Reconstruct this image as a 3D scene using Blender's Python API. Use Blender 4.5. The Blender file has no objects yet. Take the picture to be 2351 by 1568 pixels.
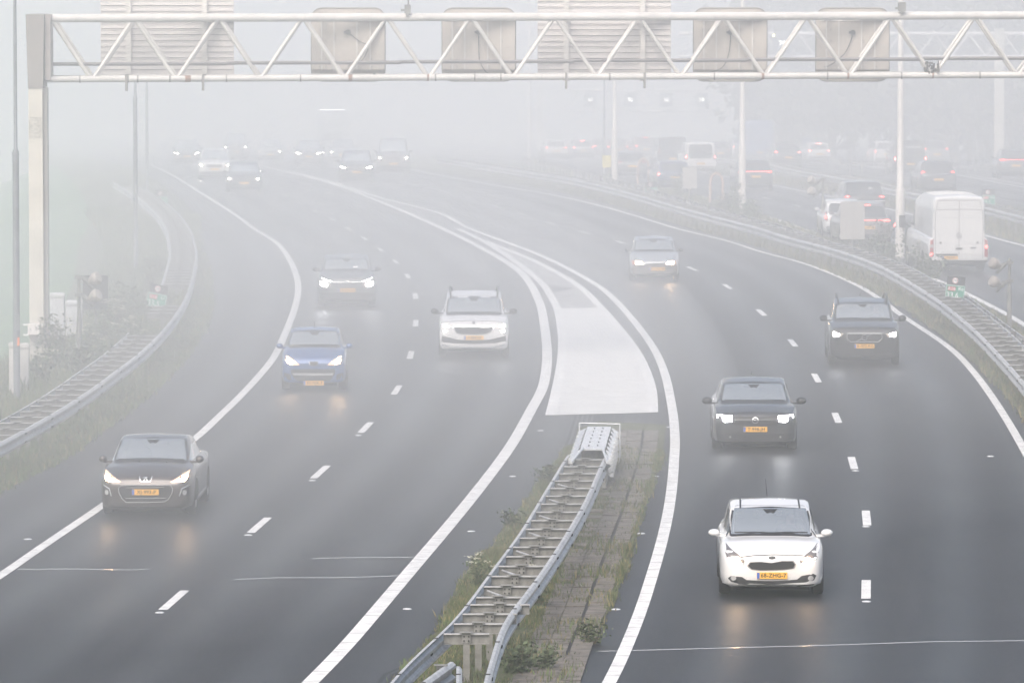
import bpy, bmesh, math, random
from math import sin, cos, atan, radians, pi, sqrt
from mathutils import Vector, Matrix, noise
from mathutils.bvhtree import BVHTree
from mathutils.geometry import delaunay_2d_cdt, intersect_point_tri_2d

random.seed(7)
# ---------------------------------------------------------------- camera, light, exposure
F, CX, CY, H = 14100.0, 1175.5, 784.0, 11.24      # lens in units of a 2351 wide picture
PITCH = atan(935.0 / F)
scene = bpy.context.scene
col = scene.collection
cam_d = bpy.data.cameras.new("camera")
cam = bpy.data.objects.new("camera", cam_d)
col.objects.link(cam)
cam.location = (0, 0, H)
cam.rotation_euler = (pi / 2 - PITCH, 0, 0)
cam_d.sensor_width = 36.0
cam_d.lens = 36.0 * F / 2351.0
cam_d.clip_start = 0.5
cam_d.clip_end = 4000.0
scene.camera = cam

SUN_EL, SUN_AZ = radians(48), radians(200)
world = bpy.data.worlds.new("World")
scene.world = world
world.use_nodes = True
wn = world.node_tree
sky = wn.nodes.new("ShaderNodeTexSky")
sky.sky_type = 'NISHITA'
sky.sun_disc = False
sky.sun_elevation = SUN_EL
sky.sun_rotation = SUN_AZ
sky.air_density = 1.0
sky.dust_density = 6.0
sky.ozone_density = 1.0
bg = wn.nodes["Background"]
wn.links.new(sky.outputs[0], bg.inputs[0])
bg.inputs[1].default_value = 0.14
sun_d = bpy.data.lights.new("sun", 'SUN')
sun_d.energy = 1.5
sun_d.angle = radians(40)
sun_d.color = (1.0, 0.97, 0.94)
sun = bpy.data.objects.new("sun", sun_d)
col.objects.link(sun)
# light comes from azimuth SUN_AZ (clockwise from +Y), elevation SUN_EL
sdir = Vector((sin(SUN_AZ) * cos(SUN_EL), cos(SUN_AZ) * cos(SUN_EL), sin(SUN_EL)))
sun.rotation_euler = sdir.to_track_quat('Z', 'Y').to_euler()
sun.location = (0, 0, 60)
scene.view_settings.view_transform = 'Standard'
scene.view_settings.look = 'None'
scene.view_settings.exposure = 0.66
scene.view_settings.gamma = 1.0
scene.cycles.volume_bounces = 4
scene.cycles.max_bounces = 6
scene.cycles.glossy_bounces = 2
scene.cycles.diffuse_bounces = 2
scene.cycles.sample_clamp_indirect = 4.0
scene.cycles.caustics_reflective = False
scene.cycles.caustics_refractive = False
scene.cycles.use_adaptive_sampling = False
scene.cycles.use_denoising = True
scene.cycles.denoising_prefilter = 'ACCURATE'

# ---------------------------------------------------------------- ground profile and picture -> place
def gz(Y):
    u = Y - 195.0
    if u <= 0: return 0.0
    if u < 200: return -(0.006 * u + 6e-5 * u * u)
    return -3.6 - 0.03 * (u - 200)

def P(x, y, h=0.0):
    """point at height h above the road surface that is seen at (x, y)"""
    u, v = (x - CX) / F, (y - CY) / F
    dy, dz = cos(PITCH) - v * sin(PITCH), -(sin(PITCH) + v * cos(PITCH))
    f = lambda t: H + t * dz - gz(t * dy) - h
    a = 40.0
    while a < 1400:
        if f(a + 4) < 0: break
        a += 4
    b = a + 4
    for _ in range(30):
        m = (a + b) / 2
        if f(m) > 0: a = m
        else: b = m
    t = (a + b) / 2
    return Vector((t * u, t * dy, H + t * dz))

def PD(x, y, D):
    """point at depth D seen at (x, y)"""
    u, v = (x - CX) / F, (y - CY) / F
    dy, dz = cos(PITCH) - v * sin(PITCH), -(sin(PITCH) + v * cos(PITCH))
    t = D / dy
    return Vector((t * u, D, H + t * dz))

def Q(ox, oy, k, pts):
    """coordinates read in an enlargement of the photograph -> picture coordinates"""
    return [((ox + a / k) / 1.63335, (oy + b / k) / 1.63335) for a, b in pts]
K1 = 1.8022
def R1(*p): return Q(0, 0, K1, p)
def R2(*p): return Q(1270, 0, K1, p)
def R3(*p): return Q(2540, 0, K1, p)
def R4(*p): return Q(0, 850, K1, p)
def R5(*p): return Q(1270, 850, K1, p)
def R6(*p): return Q(2540, 850, K1, p)
def B1(*p): return Q(0, 1690, 1.8, p)
def B2(*p): return Q(1270, 1690, 1.8, p)
def B3(*p): return Q(2540, 1690, 1.8, p)
def N(*p): return Q(2900, 480, 2.501, p)

def smooth_path(pts, step=1.5):
    """Catmull-Rom through 2D/3D points, resampled about every step metres"""
    pts = [Vector((p[0], p[1])) for p in pts]
    p = [pts[0] * 2 - pts[1]] + pts + [pts[-1] * 2 - pts[-2]]
    out = []
    for i in range(1, len(p) - 2):
        n = max(1, int((p[i + 1] - p[i]).length / 0.5))
        for j in range(n):
            t = j / n
            out.append(0.5 * ((2 * p[i]) + (p[i + 1] - p[i - 1]) * t + (2 * p[i - 1] - 5 * p[i] + 4 * p[i + 1] - p[i + 2]) * t * t
                              + (3 * p[i] - p[i - 1] - 3 * p[i + 1] + p[i + 2]) * t ** 3))
    out.append(pts[-1])
    # light smoothing
    for _ in range(6):
        q = out[:]
        for i in range(2, len(out) - 2):
            q[i] = (out[i - 2] + out[i - 1] + out[i] + out[i + 1] + out[i + 2]) / 5
        out = q
    res, acc = [out[0]], 0.0
    for a, b in zip(out, out[1:]):
        L = (b - a).length
        while acc + L >= step and L > 1e-6:
            a = a.lerp(b, (step - acc) / L)
            L = (b - a).length
            res.append(a.copy()); acc = 0.0
        acc += L
    return res

def world_path(px, step=1.5, h=0.0):
    return smooth_path([P(x, y, h) for x, y in px], step)

def normals2(path):
    n = []
    for i in range(len(path)):
        a, b = path[max(0, i - 1)], path[min(len(path) - 1, i + 1)]
        t = (b - a).normalized()
        n.append(Vector((t.y, -t.x)))        # to the right of travel
    return n

# ---------------------------------------------------------------- materials
MAT = {}
def mat(name, color, rough=0.6, metal=0.0, spec=0.5, emit=None, estr=0.0, coat=0.0, var=0.0, scale=5.0, bump=0.0, bscale=40.0, extra=None):
    if name in MAT: return MAT[name]
    m = bpy.data.materials.new(name); m.use_nodes = True
    nt = m.node_tree; b = nt.nodes["Principled BSDF"]
    b.inputs["Base Color"].default_value = (*color, 1)
    b.inputs["Roughness"].default_value = rough
    b.inputs["Metallic"].default_value = metal
    b.inputs["Specular IOR Level"].default_value = spec
    if coat: b.inputs["Coat Weight"].default_value = coat; b.inputs["Coat Roughness"].default_value = 0.06
    if emit:
        b.inputs["Emission Color"].default_value = (*emit, 1)
        b.inputs["Emission Strength"].default_value = estr
    if var or bump:
        tc = nt.nodes.new("ShaderNodeTexCoord")
    if var:
        nz = nt.nodes.new("ShaderNodeTexNoise"); nz.inputs["Scale"].default_value = scale; nz.inputs["Detail"].default_value = 6
        nt.links.new(tc.outputs["Object"], nz.inputs["Vector"])
        rp = nt.nodes.new("ShaderNodeMapRange"); rp.inputs[1].default_value = 0.3; rp.inputs[2].default_value = 0.7
        rp.inputs[3].default_value = 1 - var; rp.inputs[4].default_value = 1 + var
        nt.links.new(nz.outputs["Fac"], rp.inputs[0])
        mx = nt.nodes.new("ShaderNodeMix"); mx.data_type = 'RGBA'; mx.blend_type = 'MULTIPLY'; mx.inputs[0].default_value = 1
        mx.inputs[6].default_value = (*color, 1)
        nt.links.new(rp.outputs[0], mx.inputs[7]); nt.links.new(mx.outputs[2], b.inputs["Base Color"])
    if bump:
        n2 = nt.nodes.new("ShaderNodeTexNoise"); n2.inputs["Scale"].default_value = bscale; n2.inputs["Detail"].default_value = 3
        nt.links.new(tc.outputs["Object"], n2.inputs["Vector"])
        bp = nt.nodes.new("ShaderNodeBump"); bp.inputs["Strength"].default_value = bump; bp.inputs["Distance"].default_value = 0.02
        nt.links.new(n2.outputs["Fac"], bp.inputs["Height"]); nt.links.new(bp.outputs[0], b.inputs["Normal"])
    MAT[name] = m
    return m

def asphalt_mat(name, base, patch):
    m = bpy.data.materials.new(name); m.use_nodes = True
    nt = m.node_tree; b = nt.nodes["Principled BSDF"]; L = nt.links
    tc = nt.nodes.new("ShaderNodeTexCoord")
    big = nt.nodes.new("ShaderNodeTexNoise"); big.inputs["Scale"].default_value = 0.16; big.inputs["Detail"].default_value = 5
    mp = nt.nodes.new("ShaderNodeMapping"); mp.inputs["Scale"].default_value = (1.0, 0.25, 1.0)
    L.new(tc.outputs["Object"], mp.inputs[0]); L.new(mp.outputs[0], big.inputs["Vector"])
    fine = nt.nodes.new("ShaderNodeTexNoise"); fine.inputs["Scale"].default_value = 14.0; fine.inputs["Detail"].default_value = 8; fine.inputs["Roughness"].default_value = 0.75
    L.new(tc.outputs["Object"], fine.inputs["Vector"])
    sp = nt.nodes.new("ShaderNodeTexVoronoi"); sp.inputs["Scale"].default_value = 26.0
    L.new(tc.outputs["Object"], sp.inputs["Vector"])
    r1 = nt.nodes.new("ShaderNodeMapRange"); r1.inputs[1].default_value = 0.3; r1.inputs[2].default_value = 0.7; r1.inputs[3].default_value = 1 - patch; r1.inputs[4].default_value = 1 + patch
    L.new(big.outputs["Fac"], r1.inputs[0])
    r2 = nt.nodes.new("ShaderNodeMapRange"); r2.inputs[1].default_value = 0.3; r2.inputs[2].default_value = 0.7; r2.inputs[3].default_value = 0.45; r2.inputs[4].default_value = 1.6
    L.new(fine.outputs["Fac"], r2.inputs[0])
    r3 = nt.nodes.new("ShaderNodeMapRange"); r3.inputs[1].default_value = 0.0; r3.inputs[2].default_value = 1.0; r3.inputs[3].default_value = 0.75; r3.inputs[4].default_value = 1.3
    L.new(sp.outputs["Color"], r3.inputs[0])
    m1 = nt.nodes.new("ShaderNodeMath"); m1.operation = 'MULTIPLY'; L.new(r1.outputs[0], m1.inputs[0]); L.new(r2.outputs[0], m1.inputs[1])
    m2 = nt.nodes.new("ShaderNodeMath"); m2.operation = 'MULTIPLY'; L.new(m1.outputs[0], m2.inputs[0]); L.new(r3.outputs[0], m2.inputs[1])
    # polished wheel tracks: the uv map holds metres across the lane and metres along it
    uv = nt.nodes.new("ShaderNodeUVMap"); sx = nt.nodes.new("ShaderNodeSeparateXYZ"); L.new(uv.outputs[0], sx.inputs[0])
    ph = nt.nodes.new("ShaderNodeMath"); ph.operation = 'MULTIPLY'; ph.inputs[1].default_value = 2 * pi / 1.78; L.new(sx.outputs[0], ph.inputs[0])
    cs = nt.nodes.new("ShaderNodeMath"); cs.operation = 'COSINE'; L.new(ph.outputs[0], cs.inputs[0])
    st = nt.nodes.new("ShaderNodeTexNoise"); st.inputs["Scale"].default_value = 1.0; st.inputs["Detail"].default_value = 5
    mp2 = nt.nodes.new("ShaderNodeMapping"); mp2.inputs["Scale"].default_value = (1.6, 0.05, 1.0); L.new(uv.outputs[0], mp2.inputs[0]); L.new(mp2.outputs[0], st.inputs["Vector"])
    ta = nt.nodes.new("ShaderNodeMapRange"); ta.inputs[1].default_value = -1; ta.inputs[2].default_value = 1; ta.inputs[3].default_value = 0.84; ta.inputs[4].default_value = 1.16; L.new(cs.outputs[0], ta.inputs[0])
    tb = nt.nodes.new("ShaderNodeMapRange"); tb.inputs[1].default_value = 0.3; tb.inputs[2].default_value = 0.7; tb.inputs[3].default_value = 0.86; tb.inputs[4].default_value = 1.16; L.new(st.outputs["Fac"], tb.inputs[0])
    m3 = nt.nodes.new("ShaderNodeMath"); m3.operation = 'MULTIPLY'; L.new(ta.outputs[0], m3.inputs[0]); L.new(tb.outputs[0], m3.inputs[1])
    m4 = nt.nodes.new("ShaderNodeMath"); m4.operation = 'MULTIPLY'; L.new(m2.outputs[0], m4.inputs[0]); L.new(m3.outputs[0], m4.inputs[1]); m2 = m4
    mx = nt.nodes.new("ShaderNodeMix"); mx.data_type = 'RGBA'; mx.blend_type = 'MULTIPLY'; mx.inputs[0].default_value = 1
    mx.inputs[6].default_value = (*base, 1)
    L.new(m2.outputs[0], mx.inputs[7]); L.new(mx.outputs[2], b.inputs["Base Color"])
    # wet film: gloss varies in patches
    r4 = nt.nodes.new("ShaderNodeMapRange"); r4.inputs[1].default_value = 0.3; r4.inputs[2].default_value = 0.7; r4.inputs[3].default_value = 0.42; r4.inputs[4].default_value = 0.55
    rm = nt.nodes.new("ShaderNodeMath"); rm.operation = 'ADD'; ts = nt.nodes.new("ShaderNodeMapRange"); ts.inputs[1].default_value = -1; ts.inputs[2].default_value = 1; ts.inputs[3].default_value = -0.07; ts.inputs[4].default_value = 0.07
    L.new(cs.outputs[0], ts.inputs[0]); L.new(big.outputs["Fac"], r4.inputs[0]); L.new(r4.outputs[0], rm.inputs[0]); L.new(ts.outputs[0], rm.inputs[1]); L.new(rm.outputs[0], b.inputs["Roughness"])
    b.inputs["Specular IOR Level"].default_value = 0.18
    bp = nt.nodes.new("ShaderNodeBump"); bp.inputs["Strength"].default_value = 0.5; bp.inputs["Distance"].default_value = 0.012
    L.new(fine.outputs["Fac"], bp.inputs["Height"]); L.new(bp.outputs[0], b.inputs["Normal"])
    MAT[name] = m
    return m

def ground_mat(name, c1, c2, c3, s1=0.5, s2=8.0):
    m = bpy.data.materials.new(name); m.use_nodes = True
    nt = m.node_tree; b = nt.nodes["Principled BSDF"]; L = nt.links
    tc = nt.nodes.new("ShaderNodeTexCoord")
    a = nt.nodes.new("ShaderNodeTexNoise"); a.inputs["Scale"].default_value = s1; a.inputs["Detail"].default_value = 8
    c = nt.nodes.new("ShaderNodeTexNoise"); c.inputs["Scale"].default_value = s2; c.inputs["Detail"].default_value = 8; c.inputs["Roughness"].default_value = 0.7
    L.new(tc.outputs["Object"], a.inputs["Vector"]); L.new(tc.outputs["Object"], c.inputs["Vector"])
    cr = nt.nodes.new("ShaderNodeValToRGB")
    e = cr.color_ramp.elements; e[0].position = 0.38; e[0].color = (*c1, 1); e[1].position = 0.62; e[1].color = (*c2, 1)
    L.new(a.outputs["Fac"], cr.inputs[0])
    r = nt.nodes.new("ShaderNodeMapRange"); r.inputs[1].default_value = 0.45; r.inputs[2].default_value = 0.65
    L.new(c.outputs["Fac"], r.inputs[0])
    mx = nt.nodes.new("ShaderNodeMix"); mx.data_type = 'RGBA'
    L.new(r.outputs[0], mx.inputs[0]); L.new(cr.outputs[0], mx.inputs[6]); mx.inputs[7].default_value = (*c3, 1)
    L.new(mx.outputs[2], b.inputs["Base Color"]); b.inputs["Roughness"].default_value = 0.9
    bp = nt.nodes.new("ShaderNodeBump"); bp.inputs["Strength"].default_value = 0.8; bp.inputs["Distance"].default_value = 0.08
    L.new(c.outputs["Fac"], bp.inputs["Height"]); L.new(bp.outputs[0], b.inputs["Normal"])
    MAT[name] = m
    return m

asphalt = asphalt_mat("asphalt", (0.019, 0.0198, 0.0235), 0.3)
grass_soil = ground_mat("verge_soil", (0.075, 0.085, 0.035), (0.055, 0.075, 0.03), (0.10, 0.09, 0.055))
field = ground_mat("field_grass", (0.06, 0.15, 0.05), (0.05, 0.12, 0.04), (0.085, 0.16, 0.06), 0.12, 4)
paint = mat("road_paint", (0.64, 0.64, 0.63), 0.5, var=0.22, scale=3.5, bump=0.15)
white_conc = mat("painted_concrete", (0.57, 0.57, 0.56), 0.55, var=0.11, scale=1.4, bump=0.1)
grey_conc = mat("grey_concrete", (0.22, 0.22, 0.215), 0.5, var=0.25, scale=1.5, bump=0.15)
galv = mat("galvanised_steel", (0.46, 0.465, 0.47), 0.45, 0.4, var=0.22, scale=4)
galv_old = mat("weathered_steel", (0.22, 0.22, 0.21), 0.6, 0.35, var=0.3, scale=6)
tile_m = mat("clinker_tiles", (0.12, 0.108, 0.095), 0.85, var=0.4, scale=4, bump=0.4, bscale=12)
gap_m = mat("drain_gap", (0.012, 0.012, 0.013), 0.8)

# ---------------------------------------------------------------- mesh builder and tags
class MB:
    def __init__(self):
        self.v, self.f, self.m = [], [], []
    def add(self, verts, faces, mi=0):
        o = len(self.v)
        self.v += [tuple(p) for p in verts]
        self.f += [tuple(i + o for i in f) for f in faces]
        self.m += [mi] * len(faces)
        return self
    def box(self, c, s, mi=0, rz=0.0, M=None):
        x, y, z = s[0] / 2, s[1] / 2, s[2] / 2
        vs = [Vector(p) for p in ((-x, -y, -z), (x, -y, -z), (x, y, -z), (-x, y, -z), (-x, -y, z), (x, -y, z), (x, y, z), (-x, y, z))]
        R = Matrix.Rotation(rz, 3, 'Z') if M is None else M
        vs = [R @ p + Vector(c) for p in vs]
        return self.add(vs, [(0, 3, 2, 1), (4, 5, 6, 7), (0, 1, 5, 4), (1, 2, 6, 5), (2, 3, 7, 6), (3, 0, 4, 7)], mi)
    def tube(self, a, b, r0, r1=None, n=10, mi=0, cap=True):
        r1 = r0 if r1 is None else r1
        a, b = Vector(a), Vector(b)
        d = (b - a).normalized()
        u = d.cross(Vector((0, 0, 1)));
        if u.length < 1e-3: u = Vector((1, 0, 0))
        u.normalize(); w = d.cross(u)
        vs = []
        for p, r in ((a, r0), (b, r1)):
            vs += [p + (u * cos(2 * pi * i / n) + w * sin(2 * pi * i / n)) * r for i in range(n)]
        fs = [(i, (i + 1) % n, n + (i + 1) % n, n + i) for i in range(n)]
        if cap: fs += [tuple(range(n - 1, -1, -1)), tuple(range(n, 2 * n))]
        return self.add(vs, fs, mi)
    def lathe(self, prof, c=(0, 0, 0), axis='z', n=20, mi=0):
        vs, fs = [], []
        for r, h in prof:
            for i in range(n):
                a = 2 * pi * i / n
                p = {'z': (r * cos(a), r * sin(a), h), 'x': (h, r * cos(a), r * sin(a)), 'y': (r * cos(a), h, r * sin(a))}[axis]
                vs.append((p[0] + c[0], p[1] + c[1], p[2] + c[2]))
        for j in range(len(prof) - 1):
            for i in range(n):
                k = (i + 1) % n
                fs.append((j * n + i, j * n + k, (j + 1) * n + k, (j + 1) * n + i))
        if prof[0][0] > 1e-4: fs.append(tuple(range(n)))
        if prof[-1][0] > 1e-4: fs.append(tuple(range(len(prof) * n - 1, (len(prof) - 1) * n - 1, -1)))
        return self.add(vs, fs, mi)
    def prism(self, poly, z0, z1, mi=0):
        n = len(poly)
        vs = [(p[0], p[1], z0) for p in poly] + [(p[0], p[1], z1) for p in poly]
        return self.add(vs, [tuple(range(n - 1, -1, -1)), tuple(range(n, 2 * n))] + [(i, (i + 1) % n, n + (i + 1) % n, n + i) for i in range(n)], mi)
    def mesh(self, name, mats, smooth=False):
        me = bpy.data.meshes.new(name)
        me.from_pydata(self.v, [], self.f)
        for m in (mats if isinstance(mats, (list, tuple)) else [mats]): me.materials.append(m)
        if any(self.m): me.polygons.foreach_set("material_index", self.m)
        if smooth:
            me.polygons.foreach_set("use_smooth", [True] * len(me.polygons))
        me.update()
        if smooth:
            try: me.set_sharp_from_angle(angle=radians(38))
            except Exception: pass
        return me
    def build(self, name, mats, parent=None, smooth=False, loc=None, **tags):
        return link(name, self.mesh(name, mats, smooth), parent, loc, **tags)

def link(name, me, parent=None, loc=None, **tags):
    o = bpy.data.objects.new(name, me)
    col.objects.link(o)
    if loc is not None: o.location = loc
    if parent is not None: o.parent = parent
    for k, v in tags.items(): o[k] = v
    return o

def root(name, loc, label, category, group=None, rz=0.0):
    o = bpy.data.objects.new(name, None)
    o.empty_display_size = 0.3
    col.objects.link(o)
    o.location = loc; o.rotation_euler = (0, 0, rz)
    o["label"] = label; o["category"] = category
    if group: o["group"] = group
    return o

def copy_tree(o, parent=None):
    c = o.copy(); col.objects.link(c)
    if parent is not None: c.parent = parent
    for ch in [q for q in bpy.data.objects if q.parent == o]: copy_tree(ch, c)
    return c

def structure(mb, name, mats, smooth=False):
    return mb.build(name, mats, None, smooth, kind="structure")

# ---------------------------------------------------------------- ground, road sheets
YS = [-60 + i * 15 for i in range(17)] + [195 + i * 8 for i in range(26)] + [403 + i * 40 for i in range(21)]
def sheet(xl, xr, dz, ys=YS, nx=1):
    """strip of ground between xl(Y) and xr(Y)"""
    mb = MB(); vs, fs = [], []
    for y in ys:
        a, b = xl(y), xr(y)
        for i in range(nx + 1): vs.append((a + (b - a) * i / nx, y, gz(y) + dz))
    for j in range(len(ys) - 1):
        for i in range(nx):
            k = j * (nx + 1) + i
            fs.append((k, k + 1, k + nx + 2, k + nx + 1))
    mb.add(vs, fs)
    return mb

def xat(path):
    """x as a function of Y along a path (Y monotone)"""
    pts = sorted(((p.y, p.x) for p in path))
    def f(y):
        if y <= pts[0][0]:
            (y0, x0), (y1, x1) = pts[0], pts[min(8, len(pts) - 1)]
        elif y >= pts[-1][0]:
            (y0, x0), (y1, x1) = pts[max(0, len(pts) - 9)], pts[-1]
        else:
            lo, hi = 0, len(pts) - 1
            while hi - lo > 1:
                mid = (lo + hi) // 2
                if pts[mid][0] <= y: lo = mid
                else: hi = mid
            (y0, x0), (y1, x1) = pts[lo], pts[hi]
        return x0 + (x1 - x0) * (y - y0) / max(1e-6, y1 - y0)
    return f

# edge of the tarmac on the left and along the central reservation
left_edge_px = [(-60, 1160)] + [(0, 1127)] + R4((420, 1568), (600, 1445), (800, 1290), (960, 1170), (1130, 1010), (1260, 860), (1350, 720), (1400, 590), (1410, 430), (1400, 330), (1370, 230), (1330, 120)) + [(450, 500), (410, 455), (340, 405), (250, 372)]
med_left_px = [(2470, 1150), (2350, 952), (2265, 862), (2207, 803), (2065, 701), (1929, 634), (1820, 592), (1701, 555), (1560, 517), (1455, 484), (1355, 457), (1250, 435), (1160, 421), (1083, 408), (1000, 395), (900, 381)]
left_edge = world_path(left_edge_px)
med_left = world_path(med_left_px)
le, mlx = xat(left_edge), xat(med_left)
# land: level with the roads, falling away to lower fields beyond the left verge
def land():
    mb = MB(); vs, fs = [], []
    for y in YS:
        e = le(max(80, min(y, 420)))
        for x, dz in ((-600, -7.5), (-140, -7.5), (e - 27, -7.0), (e - 19, -5.6), (e - 11.5, -2.9), (e - 6.5, -.8), (e - 4.8, -.12), (e - 3.5, -.06), (30, -.06), (120, -.06), (600, -.06)):
            vs.append((x, y, gz(y) + dz))
    n = 11
    for j in range(len(YS) - 1):
        for i in range(n - 1):
            k = j * n + i; fs.append((k, k + 1, k + n + 1, k + n))
    return mb.add(vs, fs)
structure(land(), "ground", field, True)
ys_road = [60 + i * 3 for i in range(50)] + [210 + i * 5 for i in range(50)] + [465 + i * 25 for i in range(30)]
def road_uv(o, fn):
    me = o.data; uvl = me.uv_layers.new(name="UVMap")
    for l in me.loops:
        v = me.vertices[l.vertex_index].co; uvl.data[l.index].uv = (fn(v.x, v.y), v.y)
def lane_u(xl, xr):
    return lambda x, y: (x - xl(y)) if x < xr(y) + 1.5 else (x - xr(y) - 1.6)
main_road = structure(sheet(le, mlx, 0.0, ys_road, 40), "main_road", asphalt)
# line along the kerb of the opposite carriageway, next to the central reservation
opp_line_px = [(2480, 835), (2350, 744.6), (2268, 700), (2216, 675)]
opp_left_px = [(2700, 1000), (2480, 850), (2350, 760), (2262, 711), (2150, 655), (2040, 600), (1900, 548), (1760, 500), (1640, 463), (1540, 438), (1440, 418), (1340, 400), (1260, 387), (1180, 378), (1100, 371)]
opp_right_px = [(2600, 640), (2450, 592), (2352, 560), (2262, 535), (2092, 488), (1917, 449), (1776, 421), (1650, 399), (1560, 386), (1470, 374)]
opp_left, opp_right = world_path(opp_left_px), world_path(opp_right_px)
olx, orx = xat(opp_left), xat(opp_right)
road_uv(structure(sheet(olx, orx, 0.0, ys_road, 8), "opposite_road", asphalt), lambda x, y: x - orx(y))
far_left_px = [(2600, 562), (2360, 505), (2253, 478), (2118, 451), (2030, 434), (1932, 413), (1824, 394), (1775, 384), (1700, 373)]
far_left = world_path(far_left_px)
flx = xat(far_left)
fr_ = structure(sheet(lambda y: flx(y) + 0.9, lambda y: flx(y) + 0.9 + 24 + max(0, (330 - y)) * 0.10, 0.0, ys_road, 8), "far_road", asphalt)

road_uv(fr_, lambda x, y: x - flx(y))
# verges: rough grass beside the roads, a little below the road surface
structure(sheet(lambda y: le(y) - 4.4, lambda y: le(y), -0.03, ys_road, 3), "left_verge", grass_soil)
structure(sheet(mlx, olx, -0.03, ys_road, 3), "median_verge", grass_soil)
structure(sheet(orx, lambda y: flx(y) + 0.9, -0.03, ys_road, 3), "outer_verge", grass_soil)

# ---------------------------------------------------------------- painted lines
def ribbon(px, w, dz=0.005, seg=1.3, gap=0.025, w_fn=None):
    path = world_path(px, seg / 2)
    ns = normals2(path)
    mb = MB()
    for i in range(0, len(path) - 2, 2):
        a, b, c = path[i], path[i + 1], path[i + 2]
        t = (c - b).normalized() * gap
        ring = []
        for p, n in ((a, ns[i]), (b, ns[i + 1]), (c - t, ns[i + 2])):
            ww = w
            ring.append((p - n * ww / 2, p + n * ww / 2))
        vs = [(q.x, q.y, gz(q.y) + dz) for r in ring for q in r]
        mb.add(vs, [(0, 1, 3, 2), (2, 3, 5, 4)])
    return mb

line_a = [(-70, 1368)] + B1((30, 825), (250, 670), (500, 500), (700, 365)) + R4((1315, 1435), (1450, 1310), (1600, 1170), (1750, 1010), (1860, 870), (1940, 690), (1990, 560), (2015, 440), (2008, 350), (1960, 230), (1870, 110)) + [(585, 527), (543.6, 496), (459, 442), (400, 405), (340, 378)]
line_b = [(640, 1640)] + B1((2090, 1568)) + B2((30, 1340), (280, 1050), (500, 790), (740, 510), (960, 240), (1140, 0)) + R5((1230, 1370), (1310, 1220), (1380, 1090), (1405, 950), (1408, 830), (1395, 700), (1370, 550), (1330, 450), (1260, 340), (1150, 250), (900, 110), (670, 0)) + R2((500, 1455), (250, 1352), (0, 1257)) + [(703, 406), (640, 391), (560, 374)]
line_c = [(1380, 1600)] + B2((1850, 1530), (1940, 1330), (2040, 1080), (2110, 860), (2175, 640), (2225, 420), (2255, 200), (2268, 0)) + R5((2275, 1480), (2265, 1300), (2245, 1180), (2215, 1030), (2160, 880), (2080, 750), (1970, 610), (1850, 480), (1750, 400), (1550, 285), (1350, 190), (1100, 95), (860, 5)) + [(1015, 492), (913.5, 464.5), (862, 451), (778, 424), (712, 405), (650, 391)]
line_g1 = R5((1430, 1275), (1470, 1110), (1500, 950), (1512, 830), (1505, 700), (1480, 560), (1430, 465), (1370, 380), (1250, 280), (1100, 172), (950, 85), (805, 15))
line_g2 = R5((2125, 1255), (2118, 1110), (2080, 980), (2010, 840), (1890, 680), (1770, 545), (1640, 415), (1500, 325), (1300, 222), (1100, 142), (985, 95))
line_d = [(2480, 1270)] + R6((2340, 1500), (2160, 1200), (2000, 980), (1830, 810), (1500, 590), (1400, 510), (1160, 370), (860, 250), (560, 170), (330, 95), (0, 15)) + R2((2000, 1458), (1700, 1375), (1400, 1310), (1130, 1265), (900, 1225), (700, 1190)) + [(940, 389), (860, 376)]
road_uv(main_road, lane_u(xat(world_path(line_a)), xat(world_path(line_b))))
def merge(dst, src, mi=0):
    dst.add(src.v, src.f, mi)
edge = MB()
for px, w in ((line_a, 0.20), (line_b, 0.26), (line_c, 0.215), (line_d, 0.19)):
    merge(edge, ribbon(px, w, 0.011 if px is line_c else 0.005))
structure(edge, "edge_line_markings", paint)
gore_lines = MB()
for px, w in ((line_g1, 0.24), (line_g2, 0.24)): merge(gore_lines, ribbon(px, w, 0.009))
structure(gore_lines, "gore_line_markings", paint)
opp_lines = MB()
merge(opp_lines, ribbon([(2480, 838), (2350, 744.6), (2268, 699), (2190, 660), (2040, 597), (1900, 545), (1760, 497)], 0.2))
merge(opp_lines, ribbon([(2440, 592), (2350, 564.6), (2262, 541), (2092, 493), (1917, 454), (1776, 426), (1650, 403), (1560, 389)], 0.2))
merge(opp_lines, ribbon([(2420, 447), (2351, 431), (2290, 420), (2199, 402)], 0.2))
merge(opp_lines, ribbon([(2420, 438), (2351, 424), (2280, 411), (2201, 399)], 0.15))
merge(opp_lines, ribbon([(2272, 393), (2201, 384), (2100, 373)], 0.2))
merge(opp_lines, ribbon([(2035, 388), (1969, 380), (1900, 373)], 0.3))
structure(opp_lines, "opposite_line_markings", paint)

def dash_row(rows, L=3.0, w=0.15, mb=None):
    """rows: picture positions of the near ends; every dash is laid along the curve through them"""
    pts = [P(x, y) for x, y in rows]
    for i, p in enumerate(pts):
        a, b = pts[max(0, i - 1)], pts[min(len(pts) - 1, i + 1)]
        if b.y < a.y: a, b = b, a
        t = Vector((b.x - a.x, b.y - a.y)).normalized(); n = Vector((t.y, -t.x)) * (w / 2)
        q0 = Vector((p.x, p.y)); q1 = q0 + t * L
        vs = [(q0 - n), (q0 + n), (q1 + n), (q1 - n)]
        mb.add([(v.x, v.y, gz(v.y) + 0.005) for v in vs], [(0, 1, 2, 3)])
dashes = MB()
left_d = [(374, 1399.5), (575.6, 1222.8), (719.7, 1098), (828, 993.7), (904, 905.7), (940, 824), (953.6, 750), (954.7, 686.5), (938.5, 639), (913, 606), (879, 578), (842.6, 551.7), (805, 528), (767, 507), (729, 488), (690, 468), (658, 451), (626, 437)]
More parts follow.
